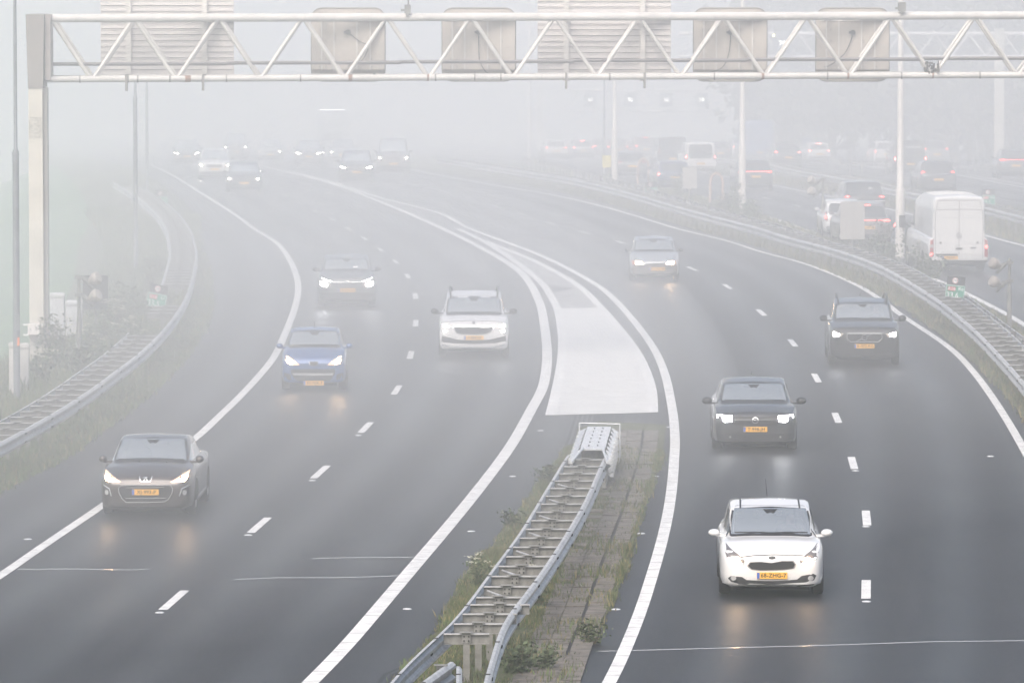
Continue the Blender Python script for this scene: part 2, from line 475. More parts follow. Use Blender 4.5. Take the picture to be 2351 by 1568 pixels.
right_d = [(1988, 1374), (1991, 1206), (1962, 1077), (1926, 971), (1880, 878), (1827, 796), (1756, 725), (1679, 664), (1600, 622), (1435, 560), (1352, 537), (1275, 516), (1205, 494), (1142, 475), (1082, 456), (1022, 441), (960, 427)]
dash_row(left_d, 3.0, 0.16, dashes); dash_row([(150, 1596)], 3.0, 0.16, dashes)
dash_row(right_d, 3.0, 0.16, dashes)
dash_row([(2291, 613), (2180, 571), (2090, 542), (2005, 516), (1920, 494), (1839, 475), (1768, 457.5), (1695, 442.5), (1640, 432)], 3.0, 0.13, dashes)
dash_row([(2319, 454), (2227, 439), (2150, 425), (2095, 419), (2045, 409)], 3.0, 0.13, dashes)
dash_row([(1979, 396), (1915, 388.5)], 3.0, 0.13, dashes)
structure(dashes, "lane_markings", paint)

# painted concrete in the nose between the two roads
def poly_sheet(px, dz, ysamples=24, m=None, name="", tag=True):
    pts = [P(x, y) for x, y in px]
    mb = MB()
    # triangulate with inner points so the sheet follows the ground
    vs, es, fs, _, _, _ = delaunay_2d_cdt([Vector((p.x, p.y)) for p in pts], [], [list(range(len(pts)))], 1, 1e-5)
    mb.add([(v.x, v.y, gz(v.y) + dz) for v in vs], [tuple(f) for f in fs])
    return structure(mb, name, m)
g1, g2 = line_g1, line_g2
poly_sheet([(1268, 953)] + g1[1:6] + [(1285, 708), (1386, 705.5)] + g2[4:0:-1] + [(1503, 947)], 0.009 - 0.004, m=white_conc, name="painted_road_nose")
poly_sheet([(1286, 707)] + g1[5:] + g2[:3:-1][0:7] + [(1385, 704.5)], 0.003, m=grey_conc, name="concrete_road_nose")

# sealed joints across the lanes
seal = mat("joint_sealant", (0.34, 0.35, 0.37), 0.2, spec=0.7)
sm = MB()
for (px, w) in (([(40, 1307), (150, 1306), (300, 1308), (345, 1306)], 0.05), ([(718, 1282), (800, 1280), (952, 1279)], 0.05), ([(538, 1330), (640, 1326), (760, 1326), (850, 1324), (930, 1321)], 0.05), ([(1372, 1495), (1600, 1489), (1900, 1481), (2130, 1473), (2380, 1470)], 0.045), ([(755, 1072), (785, 1072)], 0.03)):
    pts = [P(x, y) for x, y in px]
    for a, b in zip(pts, pts[1:]):
        sm.add([(a.x, a.y - w, 0.004), (b.x, b.y - w, 0.004), (b.x, b.y + w, 0.004), (a.x, a.y + w, 0.004)], [(0, 1, 2, 3)])
structure(sm, "road_joint_markings", seal)

# raised white road studs
stud_m = mat("road_stud", (0.5, 0.51, 0.53), 0.3)
first = None
stud_px = [(367, 1406.5), (569.7, 1228.5), (717, 1103.5), (64, 1238), (935, 1398), (1082, 1220), (1177, 1094), (1241, 989), (1414, 1399), (1472, 1225), (1505, 1094), (1537, 981), (1989, 1381), (1988, 1209), (1964, 1081), (823, 1000), (2274, 1048)]
for x, y in stud_px:
    p = P(x, y)
    if first is None:
        mb = MB(); mb.lathe([(0.0, 0.018), (0.045, 0.016), (0.07, 0.009), (0.08, 0.0)], n=14)
        first = mb.mesh("road_stud", stud_m, True)
    o = link("road_stud", first, None, (p.x, p.y, 0.002))
    o["kind"] = "thing"; o["category"] = "road stud"; o["group"] = "white studs set in the road"
    o["label"] = "small round white stud set in the dark road surface beside a painted line"

# ---------------------------------------------------------------- gore island: soil, clinker tiles, slot drain
isl = [(880, 1600), (985, 1475), (1035, 1400), (1060, 1335), (1120, 1270), (1195, 1175), (1240, 1120), (1285, 1060), (1320, 1015), (1325, 985), (1378, 968), (1530, 976), (1519, 1058), (1500, 1110), (1478, 1164), (1434, 1317), (1403, 1392), (1356, 1487), (1305, 1600)]
poly_sheet(isl, 0.012, m=grass_soil, name="island_verge")
drain_px = [(1268, 1600), (1281, 1566), (1308, 1487), (1333.6, 1428), (1344, 1409), (1373, 1317), (1424, 1188), (1466.6, 1055), (1477.5, 989)]
drain = world_path(drain_px, 0.3)
dn = normals2(drain)
tm = MB()
rnd = random.Random(3)
for i in range(0, len(drain) - 2, 2):
    for s in (-1, 1):
        for c_ in range(2):
            w0, w1 = 0.03 + c_ * 0.33, 0.03 + c_ * 0.33 + 0.315
            if s < 0 and c_ == 1 and rnd.random() < 0.12: continue
            if s > 0 and c_ == 1: continue
            a, b = drain[i], drain[i + 2]; t = (b - a).normalized() * 0.012
            na, nb = dn[i] * s, dn[i + 2] * s
            zz = 0.03 + rnd.uniform(-0.008, 0.012)
            q = [a + t + na * w0, a + t + na * w1, b - t + nb * w1, b - t + nb * w0]
            vs = [(p.x, p.y, 0.005) for p in q] + [(p.x, p.y, zz + rnd.uniform(-.006, .006)) for p in q]
            tm.add(vs, [(4, 5, 6, 7), (0, 1, 5, 4), (1, 2, 6, 5), (2, 3, 7, 6), (3, 0, 4, 7)], 0)
    a, b = drain[i], drain[i + 2]
    tm.add([(p.x, p.y, 0.02) for p in (a - dn[i] * 0.03, a + dn[i] * 0.03, b + dn[i + 2] * 0.03, b - dn[i + 2] * 0.03)], [(0, 1, 2, 3)], 1)
structure(tm, "drain_pavement", [tile_m, gap_m])
# patch of clinkers by the foot of the island
tm = MB()
base = P(1170, 1560); 
for i in range(9):
    for j in range(26):
        if rnd.random() < 0.25: continue
        x = base.x + i * 0.1 - 0.1 + j * 0.018 ; y = base.y - 2.0 + j * 0.205
        tm.box((x, y, 0.016 + rnd.uniform(-.004, .004)), (0.095, 0.195, 0.02), 0, rz=-0.17)
structure(tm, "clinker_pavement", [tile_m])
# ---------------------------------------------------------------- helpers for text
_tc = {}
def text_geo(s, size, spacing=1.0):
    """triangulated lettering in the x-z plane, centred, facing -y"""
    key = (s, size, spacing)
    if key in _tc: return _tc[key]
    cu = bpy.data.curves.new("lettering", 'FONT'); cu.body = s; cu.size = size; cu.resolution_u = 2
    cu.space_character = spacing; cu.offset = size * 0.012
    cu.align_x = 'CENTER'; cu.align_y = 'CENTER'
    o = bpy.data.objects.new("lettering", cu); col.objects.link(o)
    dg = bpy.context.evaluated_depsgraph_get()
    me = o.evaluated_get(dg).to_mesh()
    vs = [(v.co.x, 0.0, v.co.y) for v in me.vertices]
    fs = [tuple(p.vertices) for p in me.polygons]
    o.evaluated_get(dg).to_mesh_clear()
    bpy.data.objects.remove(o); bpy.data.curves.remove(cu)
    _tc[key] = (vs, fs)
    return _tc[key]

def put(mb, geo, M, mi):
    vs, fs = geo
    mb.add([M @ Vector(v) for v in vs], fs, mi)

def rrect(w, h, r, n=5):
    out = []
    for cx, cz, a0 in ((w / 2 - r, h / 2 - r, 0), (-w / 2 + r, h / 2 - r, 90), (-w / 2 + r, -h / 2 + r, 180), (w / 2 - r, -h / 2 + r, 270)):
        for i in range(n + 1):
            a = radians(a0 + 90 * i / n); out.append((cx + r * cos(a), cz + r * sin(a)))
    return out

def slab(mb, poly, y0, y1, mi=0, c=(0, 0)):
    """upright slab: outline in x-z, between y0 and y1"""
    n = len(poly)
    vs = [(p[0] + c[0], y0, p[1] + c[1]) for p in poly] + [(p[0] + c[0], y1, p[1] + c[1]) for p in poly]
    mb.add(vs, [tuple(range(n)), tuple(range(2 * n - 1, n - 1, -1))] + [(i, n + i, n + (i + 1) % n, (i + 1) % n) for i in range(n)], mi)

# ---------------------------------------------------------------- crash barriers
WP = [(0.0, .75), (.045, .748), (.085, .705), (.085, .665), (.025, .62), (.025, .575), (.085, .53), (.085, .49), (.045, .445), (0.0, .44)]
def rail_mesh(path, side, mb=None, dz=0.0):
    mb = mb or MB(); ns = normals2(path)
    vs, fs = [], []
    for p, n in zip(path, ns):
        for o, z in WP: vs.append((p.x + n.x * o * side, p.y + n.y * o * side, gz(p.y) + z + dz))
    m = len(WP)
    for i in range(len(path) - 1):
        for j in range(m - 1):
            k = i * m + j
            fs.append((k, k + 1, k + m + 1, k + m))
    mb.add(vs, fs, 0)
    # overlaps and bolts every four metres
    acc = 0
    for i in range(1, len(path) - 1):
        acc += (path[i] - path[i - 1]).length
        if acc > 4.0:
            acc = 0; p, n = path[i], ns[i]; t = Vector((n.y, -n.x))
            for o, z in ((.088, .685), (.088, .51)):
                for k in (-.09, 0.0, .09):
                    c = p + n * side * o + t * k
                    mb.box((c.x, c.y, gz(p.y) + z + dz), (.03, .035, .03), 1)
            c = p + n * side * .03
            mb.box((c.x, c.y, gz(p.y) + .756 + dz), (.07, .03, .012), 1, rz=math.atan2(n.y, n.x))
    return mb

rung_me = None
def rung_mesh():
    global rung_me
    if rung_me is None:
        mb = MB()
        mb.box((0, 0, .735), (1, .055, .02), 0)
        mb.box((0, .022, .655), (0.996, .012, .14), 1)
        mb.box((0, -.0, .585), (0.992, .05, .012), 1)
        rung_me = mb.mesh("rung", [galv, galv_old])
    return rung_me
post_me = None
def post_mesh():
    global post_me
    if post_me is None:
        mb = MB()
        mb.box((0, .03, .30), (.10, .05, .86), 0)
        mb.box((0, -.003, .68), (.13, .012, .155), 0)
        for x in (-.035, .035):
            for z in (.635, .70): mb.box((x, -.015, z), (.022, .014, .022), 1)
        mb.box((0, .0, .762), (.2, .1, .012), 0)
        post_me = mb.mesh("post", [galv_old, gap_m])
    return post_me

def barrier(a, b, label, group, rung_step=1.6, sides=(-1, 1), y0=None, y1=None, skip=None, gapped=None):
    """two steel beams a (left) and b (right) joined by rungs; either may be None"""
    main = a if b is None else b
    o = main[len(main) // 2]
    r = root("crash_barrier", (o.x, o.y, gz(o.y)), label, "crash barrier", group)
    inv = Vector((-o.x, -o.y, -gz(o.y)))
    for path, side in ((a, sides[0]), (b, sides[1])):
        if path is None: continue
        runs = [path]
        if gapped and path is a: runs = gapped(path)
        for q in runs:
            if len(q) > 3: rail_mesh(q, side).build("beam", [galv, gap_m], r, loc=inv)
    if a is None or b is None:
        n = 0; acc = 0
        for i in range(1, len(main)):
            acc += (main[i] - main[i - 1]).length
            if acc >= 2.66 and n < 95:
                acc = 0; n += 1
                link("post", post_mesh(), r, Vector((main[i].x - sides[1] * .05, main[i].y, gz(main[i].y))) + inv)
        return r
    fa, fb = xat(a), xat(b)
    lo = max(min(p.y for p in a), min(p.y for p in b)) if y0 is None else y0
    hi = min(max(p.y for p in a), max(p.y for p in b)) if y1 is None else y1
    n, y = 0, lo + .4
    while y < hi and n < 98:
        if not (skip and skip(y)):
            xa, xb = fa(y), fb(y)
            g = link("rung", rung_mesh(), r, Vector(((xa + xb) / 2, y, gz(y))) + inv)
            g.scale = (abs(xb - xa) - .01, 1, 1)
            link("post", post_mesh(), r, Vector(((xa + xb) / 2, y - 0.02, gz(y))) + inv)
        n += 1; y += rung_step
    return r

def offset(path, d):
    return [p + n * d for p, n in zip(path, normals2(path))]

def dens(px, h=.75, step=.8): return world_path(px, step, h)

lf = dens([(-90, 1062)] + R4((0, 1455), (230, 1330), (390, 1240), (530, 1150), (650, 1070), (780, 970), (880, 900), (1050, 750), (1190, 580), (1270, 430), (1310, 260), (1320, 170), (1300, 90)) + [(436, 530), (415, 498), (385, 470), (350, 446), (300, 418)])
lb = [p + Vector((-.80, 0.1)) for p in lf]
barrier(lb, lf, "long curving steel crash barrier half buried in weeds beside the left grass verge", "steel crash barriers along the motorway",
        skip=lambda y: (162 < y < 170) or (174 < y < 184), gapped=lambda p: [[q for q in p if q.y < 155], [q for q in p if 156 < q.y < 162], [q for q in p if 171 < q.y < 173.6], [q for q in p if q.y > 184]])
gl = dens([(850, 1640)] + B2((390, 1530), (590, 1330), (780, 1165), (960, 935), (1100, 740), (1245, 550), (1340, 390), (1510, 110)) + [(1300, 1056), (1312, 1040)], .75, .5)
gr_ = dens([(1095, 1640)] + B2((975, 1565), (1030, 1390), (1075, 1230), (1110, 1140), (1275, 940), (1415, 740), (1530, 560), (1620, 410), (1700, 250), (1760, 100)) + [(1384, 1054), (1392, 1040)], .75, .5)
barrier(gl, gr_, "steel ladder-like crash barrier in the grass island between the two roads", "steel crash barriers along the motorway", 1.6, skip=lambda y: y < 96.6)
ib = dens([(860, 1640), (948, 1570), (1043, 1504)], .80, .5)
il = dens([(905, 1640), (985, 1570), (1050, 1535)], .80, .5)
rib = barrier(None, ib, "short loose end of crash barrier beam inside the island barrier at the bottom", "steel crash barriers along the motorway")
rcb = barrier(None, dens([(1046, 1640), (1047, 1568), (1048, 1520)], .75, .5), "short upright beam end inside the forked island barrier at the bottom", "steel crash barriers along the motorway")

fgl, fgr, fib = xat(gl), xat(gr_), xat(ib)
for i in range(4):
    y = 96.0 - i * 1.35
    for r_, xa, xb in ((rib, fgl(y), fib(y)), (rcb, fib(y) + .42 + .04 * i, fgr(y))):
        if xb - xa < .15: continue
        g = link("rung", rung_mesh(), r_, Vector(((xa + xb) / 2, y, 0)) - Vector(r_.location)); g.scale = (xb - xa - .01, 1, 1)
        link("post", post_mesh(), r_, Vector(((xa + xb) / 2, y - .02, 0)) - Vector(r_.location))
# thin diagonal struts inside the island barrier
isl_bar = [o for o in bpy.data.objects if o.name.startswith("crash_barrier") and "ladder-like" in o.get("label", "")][0]
y = 98.5
while y < 119:
    mb = MB(); mb.tube((fgl(y) + .08, y, .68), ((fgl(y) + fgr(y)) / 2, y - .85, .66), .02, n=6)
    mb.build("strut", [galv], isl_bar, loc=-Vector(isl_bar.location)); y += 3.2

mf_px = [(2520, 1085), (2350, 874), (2285.6, 802), (2234.6, 751.5), (2177, 704), (2133, 673), (2048, 622), (1980, 592), (1898, 566), (1836, 551), (1775, 533), (1735, 520), (1631, 494), (1522, 464), (1429, 438), (1325, 414), (1240, 400), (1160, 388), (1070, 374), (1000, 364)]
mf = dens(mf_px)
mb_ = offset(mf, .78) if mf[0].y < mf[-1].y else offset(mf, -.78)
barrier(mf, mb_, "long double crash barrier of the central reservation curving past the green distance sign", "steel crash barriers along the motorway", 1.75)
o1 = dens([(2500, 884), (2350, 775.5), (2275, 721), (2214, 676), (2160, 648)])
barrier(None, o1, "crash barrier beam at the right picture edge on the far side of the central reservation", "steel crash barriers along the motorway")
o2 = dens([(1925, 562), (1831, 529), (1760, 508), (1675, 487), (1557.6, 453), (1483, 431.5), (1350, 397.5), (1262, 372), (1200, 362)])
barrier(None, o2, "crash barrier beam behind the tall lamp posts along the queue of traffic", "steel crash barriers along the motorway")
o3 = dens([(2480, 528), (2348.6, 497), (2253, 474), (2118, 447), (2030, 431), (1932, 409), (1824.5, 390.6), (1775.5, 379.6), (1700, 368), (1640, 362)])
o3b = offset(o3, .8) if o3[0].y < o3[-1].y else offset(o3, -.8)
barrier(o3, o3b, "hazy double crash barrier behind the white delivery van dividing the two outer roads", "steel crash barriers along the motorway", 2.0)
o4 = dens([(2470, 352), (2277.5, 363.7), (2199, 370), (2100, 372), (2005, 371), (1920, 366)])
barrier(None, o4, "faint guard rail at the outer edge of the farthest road", "steel crash barriers along the motorway")

# ---------------------------------------------------------------- crash cushion at the nose of the island
pale = mat("pale_steel", (0.62, 0.64, 0.66), 0.4, 0.35, var=0.12, scale=6)
c0 = Vector((1.86, 130.0)); c1_ = Vector((1.52, 121.3))
ax = (c1_ - c0).normalized(); nx = Vector((-ax.y, ax.x))
if nx.x < 0: nx = -nx
yaw = math.atan2(ax.y, ax.x)
cc = root("crash_cushion", (c0.x, c0.y, 0), "finned steel crash cushion with flat top plates at the head of the island barrier", "crash cushion")
def cw(s, o, z): return (ax.x * s + nx.x * o, ax.y * s + nx.y * o, z)
for i in range(6):
    mb = MB()
    s0 = .35 + i * .88
    vs = [cw(s0, -.25, .84), cw(s0, .25, .84), cw(s0 + .92, .25, .81), cw(s0 + .92, -.25, .81)]
    vs += [(v[0], v[1], v[2] - .03) for v in vs]
    mb.add(vs, [(0, 1, 2, 3), (4, 7, 6, 5), (0, 4, 5, 1), (1, 5, 6, 2), (2, 6, 7, 3), (3, 7, 4, 0)])
    for o in (-.09, .09):
        mb.box(cw(s0 + .45, o, .842), (.03, .03, .02), 1)
    mb.build("top_plate", [pale, gap_m], cc)
    mb = MB()
    mb.box(cw(s0 + .1, 0, .42), (.08, .50, .72), 0, rz=yaw)
    mb.build("diaphragm", [galv_old], cc)
for side in (-1, 1):
    for row, (zt, zb, n) in enumerate(((.80, .52, 8), (.50, .26, 6))):
        for i in range(n):
            s0 = .3 + i * .92
            mb = MB()
            for h0, h1 in ((zt, (zt + zb) / 2 + .02), ((zt + zb) / 2 - .02, zb)):
                vs = [cw(s0, side * .29, h0), cw(s0 + 1.0, side * .43, h0), cw(s0 + 1.0, side * .43, h1), cw(s0, side * .29, h1),
                      cw(s0, side * .26, h0), cw(s0 + 1.0, side * .36, h0 - .05), cw(s0 + 1.0, side * .36, h1), cw(s0, side * .26, h1)]
                mb.add(vs, [(0, 1, 2, 3), (4, 7, 6, 5), (0, 4, 5, 1), (1, 5, 6, 2), (2, 6, 7, 3), (3, 7, 4, 0)])
            mb.build("fin", [pale, gap_m], cc)
mb = MB()
q = [Vector(cw(-.05, -.43, .88)), Vector(cw(-.05, .43, .86)), Vector(cw(-.05, .43, .05)), Vector(cw(-.05, -.43, .05))]
for a, b in zip(q, q[1:] + q[:1]): mb.tube(a, b, .016)
mb.build("nose_frame", [pale], cc)
for s in (-1, 1):
    mb = MB()
    mb.tube(cw(5.6, s * .20, .82), cw(8.3, s * .36, .76), .026)
    mb.build("brace", [pale], cc)
mb = MB()
for s in (-1, 1):
    mb.box(cw(3.2, s * .24, .12), (6.0, .08, .12), 0, rz=yaw)
mb.build("ground_rail", [galv_old], cc)

# ---------------------------------------------------------------- sign gantry over the road
cream = mat("weathered_cream_paint", (0.56, 0.53, 0.47), 0.5, var=0.10, scale=1.7, bump=0.1, bscale=12)
cream2 = mat("pale_gantry_paint", (0.60, 0.58, 0.55), 0.42, var=0.14, scale=2.3)
taupe = mat("taupe_column_head", (0.22, 0.20, 0.185), 0.6, var=0.12, scale=3)
board_m = mat("beige_board_back", (0.47, 0.43, 0.385), 0.6, var=0.06, scale=1.1)
board_edge = mat("grey_board_edge", (0.30, 0.28, 0.26), 0.6)
slat_m = mat("pale_slats", (0.63, 0.60, 0.585), 0.5, 0.1, var=0.05, scale=2)
slat_gap = mat("slat_shadow_gap", (0.25, 0.235, 0.23), 0.7)
dark = mat("dark_plastic", (0.03, 0.03, 0.033), 0.5)
rust = mat("rust", (0.22, 0.12, 0.08), 0.9, var=0.3, scale=12)
def GD(px): return 158.0 + (px - 110) / 2241 * 8.0
def G(px, z, dy=0.0):
    D = GD(px) + dy
    v = PD(px, 100, GD(px))
    return Vector((v.x, D, z))
gan = root("sign_gantry", (G(83, 0).x, GD(83), 0), "large pale tubular truss gantry carrying sign boards across the road in front", "sign gantry", "sign gantries over the motorway")
gi = -Vector((G(83, 0).x, GD(83), 0))
ZT, ZB = 9.07, 7.51
def tz(px): return ZT - (px - 110) / 2241 * .03
def bz(px): return ZB - (px - 110) / 2241 * .07
for nm, zf, r_ in (("top_chord", tz, .105), ("bottom_chord", bz, .085)):
    for dy in (0, 1.05):
        mb = MB()
        for k in range(8):
            p0, p1 = 108 + k * 360, 108 + (k + 1) * 360
            mb.tube(G(p0, zf(p0), dy), G(p1, zf(p1), dy), r_, n=14, cap=False)
        mb.build(nm, [cream2], gan, True, loc=gi)
node_b = [210.6 + 193.3 * k for k in range(14)]
for dy in (0, 1.05):
    mb0 = MB(); mb0.tube(G(122, tz(122) - .08, dy), G(node_b[0] - 5, bz(200) + .05, dy), .055, n=10); mb0.build("diagonal", [cream2], gan, True, loc=gi)
    for b in node_b:
        for s in (1,):
            mb = MB(); mb.tube(G(b + 5, bz(b) + .05, dy), G(b + 92, tz(b) - .07, dy), .05, n=10); mb.build("diagonal", [cream2], gan, True, loc=gi)
            mb = MB(); mb.tube(G(b + 102, tz(b) - .07, dy), G(b + 188, bz(b) + .05, dy), .05, n=10); mb.build("diagonal", [cream2], gan, True, loc=gi)
for b in node_b:
    mb = MB(); mb.tube(G(b, bz(b), 0), G(b, bz(b), 1.05), .04, n=8); mb.build("cross_tube", [cream2], gan, True, loc=gi)
mb = MB()
for k in range(7):
    p0, p1 = 118 + k * 400, 118 + (k + 1) * 400
    a, b = G(p0, 7.90, .5), G(p1, 7.88, .5)
    mb.tube(a, b, .045, n=6)
    mb.tube(a + Vector((0, .12, -.03)), b + Vector((0, .12, -.03)), .035, n=6)
mb.build("cable_tray", [mat("tray_grey", (0.24, 0.22, 0.22), 0.6, var=.1, scale=2)], gan, True, loc=gi)
# column: tapered H section with dark head
cx, cy = G(83, 0).x, GD(83)
mb = MB()
def hsec(z0, z1, w0, w1, dpt=.62):
    for o, wx in ((-dpt / 2, 1), (dpt / 2, 1)):
        vs = []
        for z, w in ((z0, w0), (z1, w1)):
            vs += [(cx - w / 2, cy + o - .02, z), (cx + w / 2, cy + o - .02, z), (cx + w / 2, cy + o + .02, z), (cx - w / 2, cy + o + .02, z)]
        mb.add(vs, [(0, 3, 2, 1), (4, 5, 6, 7), (0, 1, 5, 4), (1, 2, 6, 5), (2, 3, 7, 6), (3, 0, 4, 7)])
    mb.box((cx, cy, (z0 + z1) / 2), (.10, dpt - .05, z1 - z0), 0)
hsec(-.2, 8.0, .37, .36)
mb.build("column", [cream], gan, loc=gi)
mb = MB()
mb.add([(cx - .19, cy - .36, 7.30), (cx + .19, cy - .36, 7.30), (cx + .23, cy - .36, 9.18), (cx - .24, cy - .36, 9.18), (cx - .19, cy + 1.2, 7.30), (cx + .19, cy + 1.2, 7.30), (cx + .23, cy + 1.2, 9.18), (cx - .24, cy + 1.2, 9.18)],
       [(0, 1, 2, 3), (5, 4, 7, 6), (1, 5, 6, 2), (4, 0, 3, 7), (3, 2, 6, 7), (4, 5, 1, 0)])
mb.build("column_head", [taupe], gan, loc=gi)
mb = MB()
mb.box((cx + .31, cy + .3, 8.3), (.14, 1.0, 1.6), 0)
mb.box((cx + .31, cy + .1, 9.1), (.2, .3, .16), 0)
mb.build("head_bracket", [mat("taupe_bracket", (0.28, 0.25, 0.235), 0.6, var=.15, scale=4)], gan, loc=gi)
mb = MB(); mb.box((cx + .24, cy + .1, 3.8), (.09, .5, 7.0), 0)
mb.build("cable_duct", [mat("duct_grey", (0.36, 0.34, 0.32), 0.7, var=.1, scale=3)], gan, loc=gi)
mb = MB()
rr = random.Random(5)
mb.box((cx, cy - .334, 6.28), (.345, .006, .56), 0)
mb.build("glue_residue", [mat("glue_residue", (0.40, 0.38, 0.34), 0.8, var=.45, scale=22)], gan, loc=gi)
mb = MB()
for px, w in ((425, 26), (980, 10), (1945, 10), (1748, 14), (2140, 8), (800, 18)):
    g = G(px, bz(px)); mb.tube(g + Vector((-w / 180, 0, 0)), g + Vector((w / 180, 0, 0)), .089, n=12)
mb.build("rust_patch", [rust], gan, loc=gi)
mb = MB(); rr = random.Random(2)
for px, zz in [(x, 0) for x in (183, 294, 316, 390, 465, 520, 690, 1000, 1090, 1150, 1400, 1640, 1900, 2070, 2250)]:
    g = G(px, bz(px)); mb.tube(g + Vector((-.02, 0, 0)), g + Vector((.02, 0, 0)), .10, n=10)
for px in (290, 466, 1300, 1480):
    g = G(px, bz(px) - .1); mb.box(g, (.06, .2, .42), 0)
mb.build("clamp", [mat("clamp_grey", (0.2, 0.19, 0.18), 0.6)], gan, loc=gi)
# small devices on the top and bottom chords
def device(name, px, z, size, label, cat, mast=0.0, m=None):
    g = G(px, z, -.05)
    r = root(name, g, label, cat)
    mb = MB(); mb.box((0, 0, size[2] / 2), size, 0); mb.box((-.12, 0, size[2] * .35), (.12, .06, .06), 0); mb.build("housing", [m or galv_old], r)
    mb = MB(); mb.box((0, 0, -.03), (.08, .22, .1), 0)
    if mast: mb.tube((.02, 0, size[2]), (.02, 0, size[2] + mast), .02)
    mb.build("bracket", [galv_old], r)
    return r
device("traffic_detector", 936, 9.17, (.16, .2, .22), "small grey detector box with a mast on the gantry's top tube", "detector", 1.3)
device("traffic_camera", 2070, 9.16, (.2, .3, .25), "small pale camera box on the right part of the gantry's top tube", "camera")
mb = MB()
g = G(2139, 7.5, -.03); rr = random.Random(9)
for i in range(30):
    a = rr.uniform(0, 2 * pi); mb.box(g + Vector((rr.uniform(-.2, .2), rr.uniform(-.1, .05), rr.uniform(-.05, .28))), (rr.uniform(.03, .1), .05, rr.uniform(.05, .16)), 0, rz=a)
mb.build("crow_nest", [mat("twigs", (0.07, 0.06, 0.055), 0.9)], None, label="dark clump of twigs lodged in a joint of the gantry's bottom tube", category="bird nest")

def msi_board(px0, px1, label, cable):
    xc = (px0 + px1) / 2; D = GD(xc) + 1.55
    a, b = PD(px0, 100, D), PD(px1, 100, D); w = b.x - a.x
    zt, zb_ = PD(xc, 19, D).z, PD(xc, 187, D).z; h = zt - zb_
    r = root("lane_signal_board", ((a.x + b.x) / 2, D, (zt + zb_) / 2), label, "signal board", "lane signal boards hanging on the front gantry, seen from behind")
    mb = MB(); slab(mb, rrect(w, h, .28), 0, .05, 0); mb.build("back_board", [board_m], r)
    mb = MB()
    P0 = rrect(w, h, .28)
    for i in range(len(P0)):
        p, q = P0[i], P0[(i + 1) % len(P0)]
        mb.tube((p[0], -.01, p[1]), (q[0], -.01, q[1]), .018, n=6, cap=False)
    mb.build("rim", [board_edge], r)
    mb = MB(); mb.box((0, -.09, .02), (w * .985, .16, h * .70), 0); mb.build("casing", [board_m], r)
    mb = MB()
    for x in (-.36, -.19, .12, .30): mb.box((x * w, -.186, .02), (.035, .03, h * .70), 0)
    mb.box((0, -.18, h * .33), (w * .9, .03, .03), 0)
    mb.build("stiffener", [cream2], r)
    mb = MB()
    for x in (-.38, -.3, .14, .32):
        for z in (.44, .34, .2, .05, -.2, -.3): mb.box((x * w, -.21, z * h), (.03, .02, .03), 0)
    mb.build("bolt", [galv_old], r)
    mb = MB(); mb.lathe([(.07, -.26), (.07, -.17)], (0, 0, .33), 'y', 12); mb.box((-.07, -.23, .33), (.08, .06, .05), 0); mb.build("cable_gland", [dark], r)
    mb = MB(); pts = [Vector((0, -.22, .33))] + [Vector((c[0] * w, -.24, c[1] * h)) for c in cable]
    P2 = smooth3(pts)
    for p, q in zip(P2, P2[1:]): mb.tube(p, q, .013, n=6, cap=False)
    mb.build("cable", [dark], r)
    mb = MB()
    for x in (-.36, .36):
        mb.box((x * w, -.3, -.40 * h), (.07, .5, .07), 0); mb.box((x * w, -.3, .40 * h), (.07, .5, .07), 0)
    mb.build("hanger", [galv_old], r)

def smooth3(pts, n=6):
    p = [pts[0] * 2 - pts[1]] + pts + [pts[-1] * 2 - pts[-2]]; out = []
    for i in range(1, len(p) - 2):
        for j in range(n):
            t = j / n
            out.append(0.5 * ((2 * p[i]) + (p[i + 1] - p[i - 1]) * t + (2 * p[i - 1] - 5 * p[i] + 4 * p[i + 1] - p[i + 2]) * t * t + (3 * p[i] - p[i - 1] - 3 * p[i + 1] + p[i + 2]) * t ** 3))
    out.append(pts[-1]); return out
msi_board(715, 884, "beige lane signal board, the first to the right of the long left slatted sign", [(.15, .05), (.27, -.02), (.2, -.2), (.05, -.25), (.0, -.3)])
msi_board(1015, 1183.5, "beige lane signal board just left of the middle slatted sign, its cable hanging straight down", [(.0, .05), (.01, -.2), (.08, -.35), (.15, -.4)])
msi_board(1592, 1760.5, "beige lane signal board just right of the middle slatted sign, its cable curving left", [(.0, .05), (-.03, -.15), (-.12, -.32), (-.3, -.38)])
msi_board(1873, 2041, "beige lane signal board farthest right on the gantry, its cable curving left", [(-.03, .05), (-.1, -.1), (-.22, -.22), (-.35, -.3)])

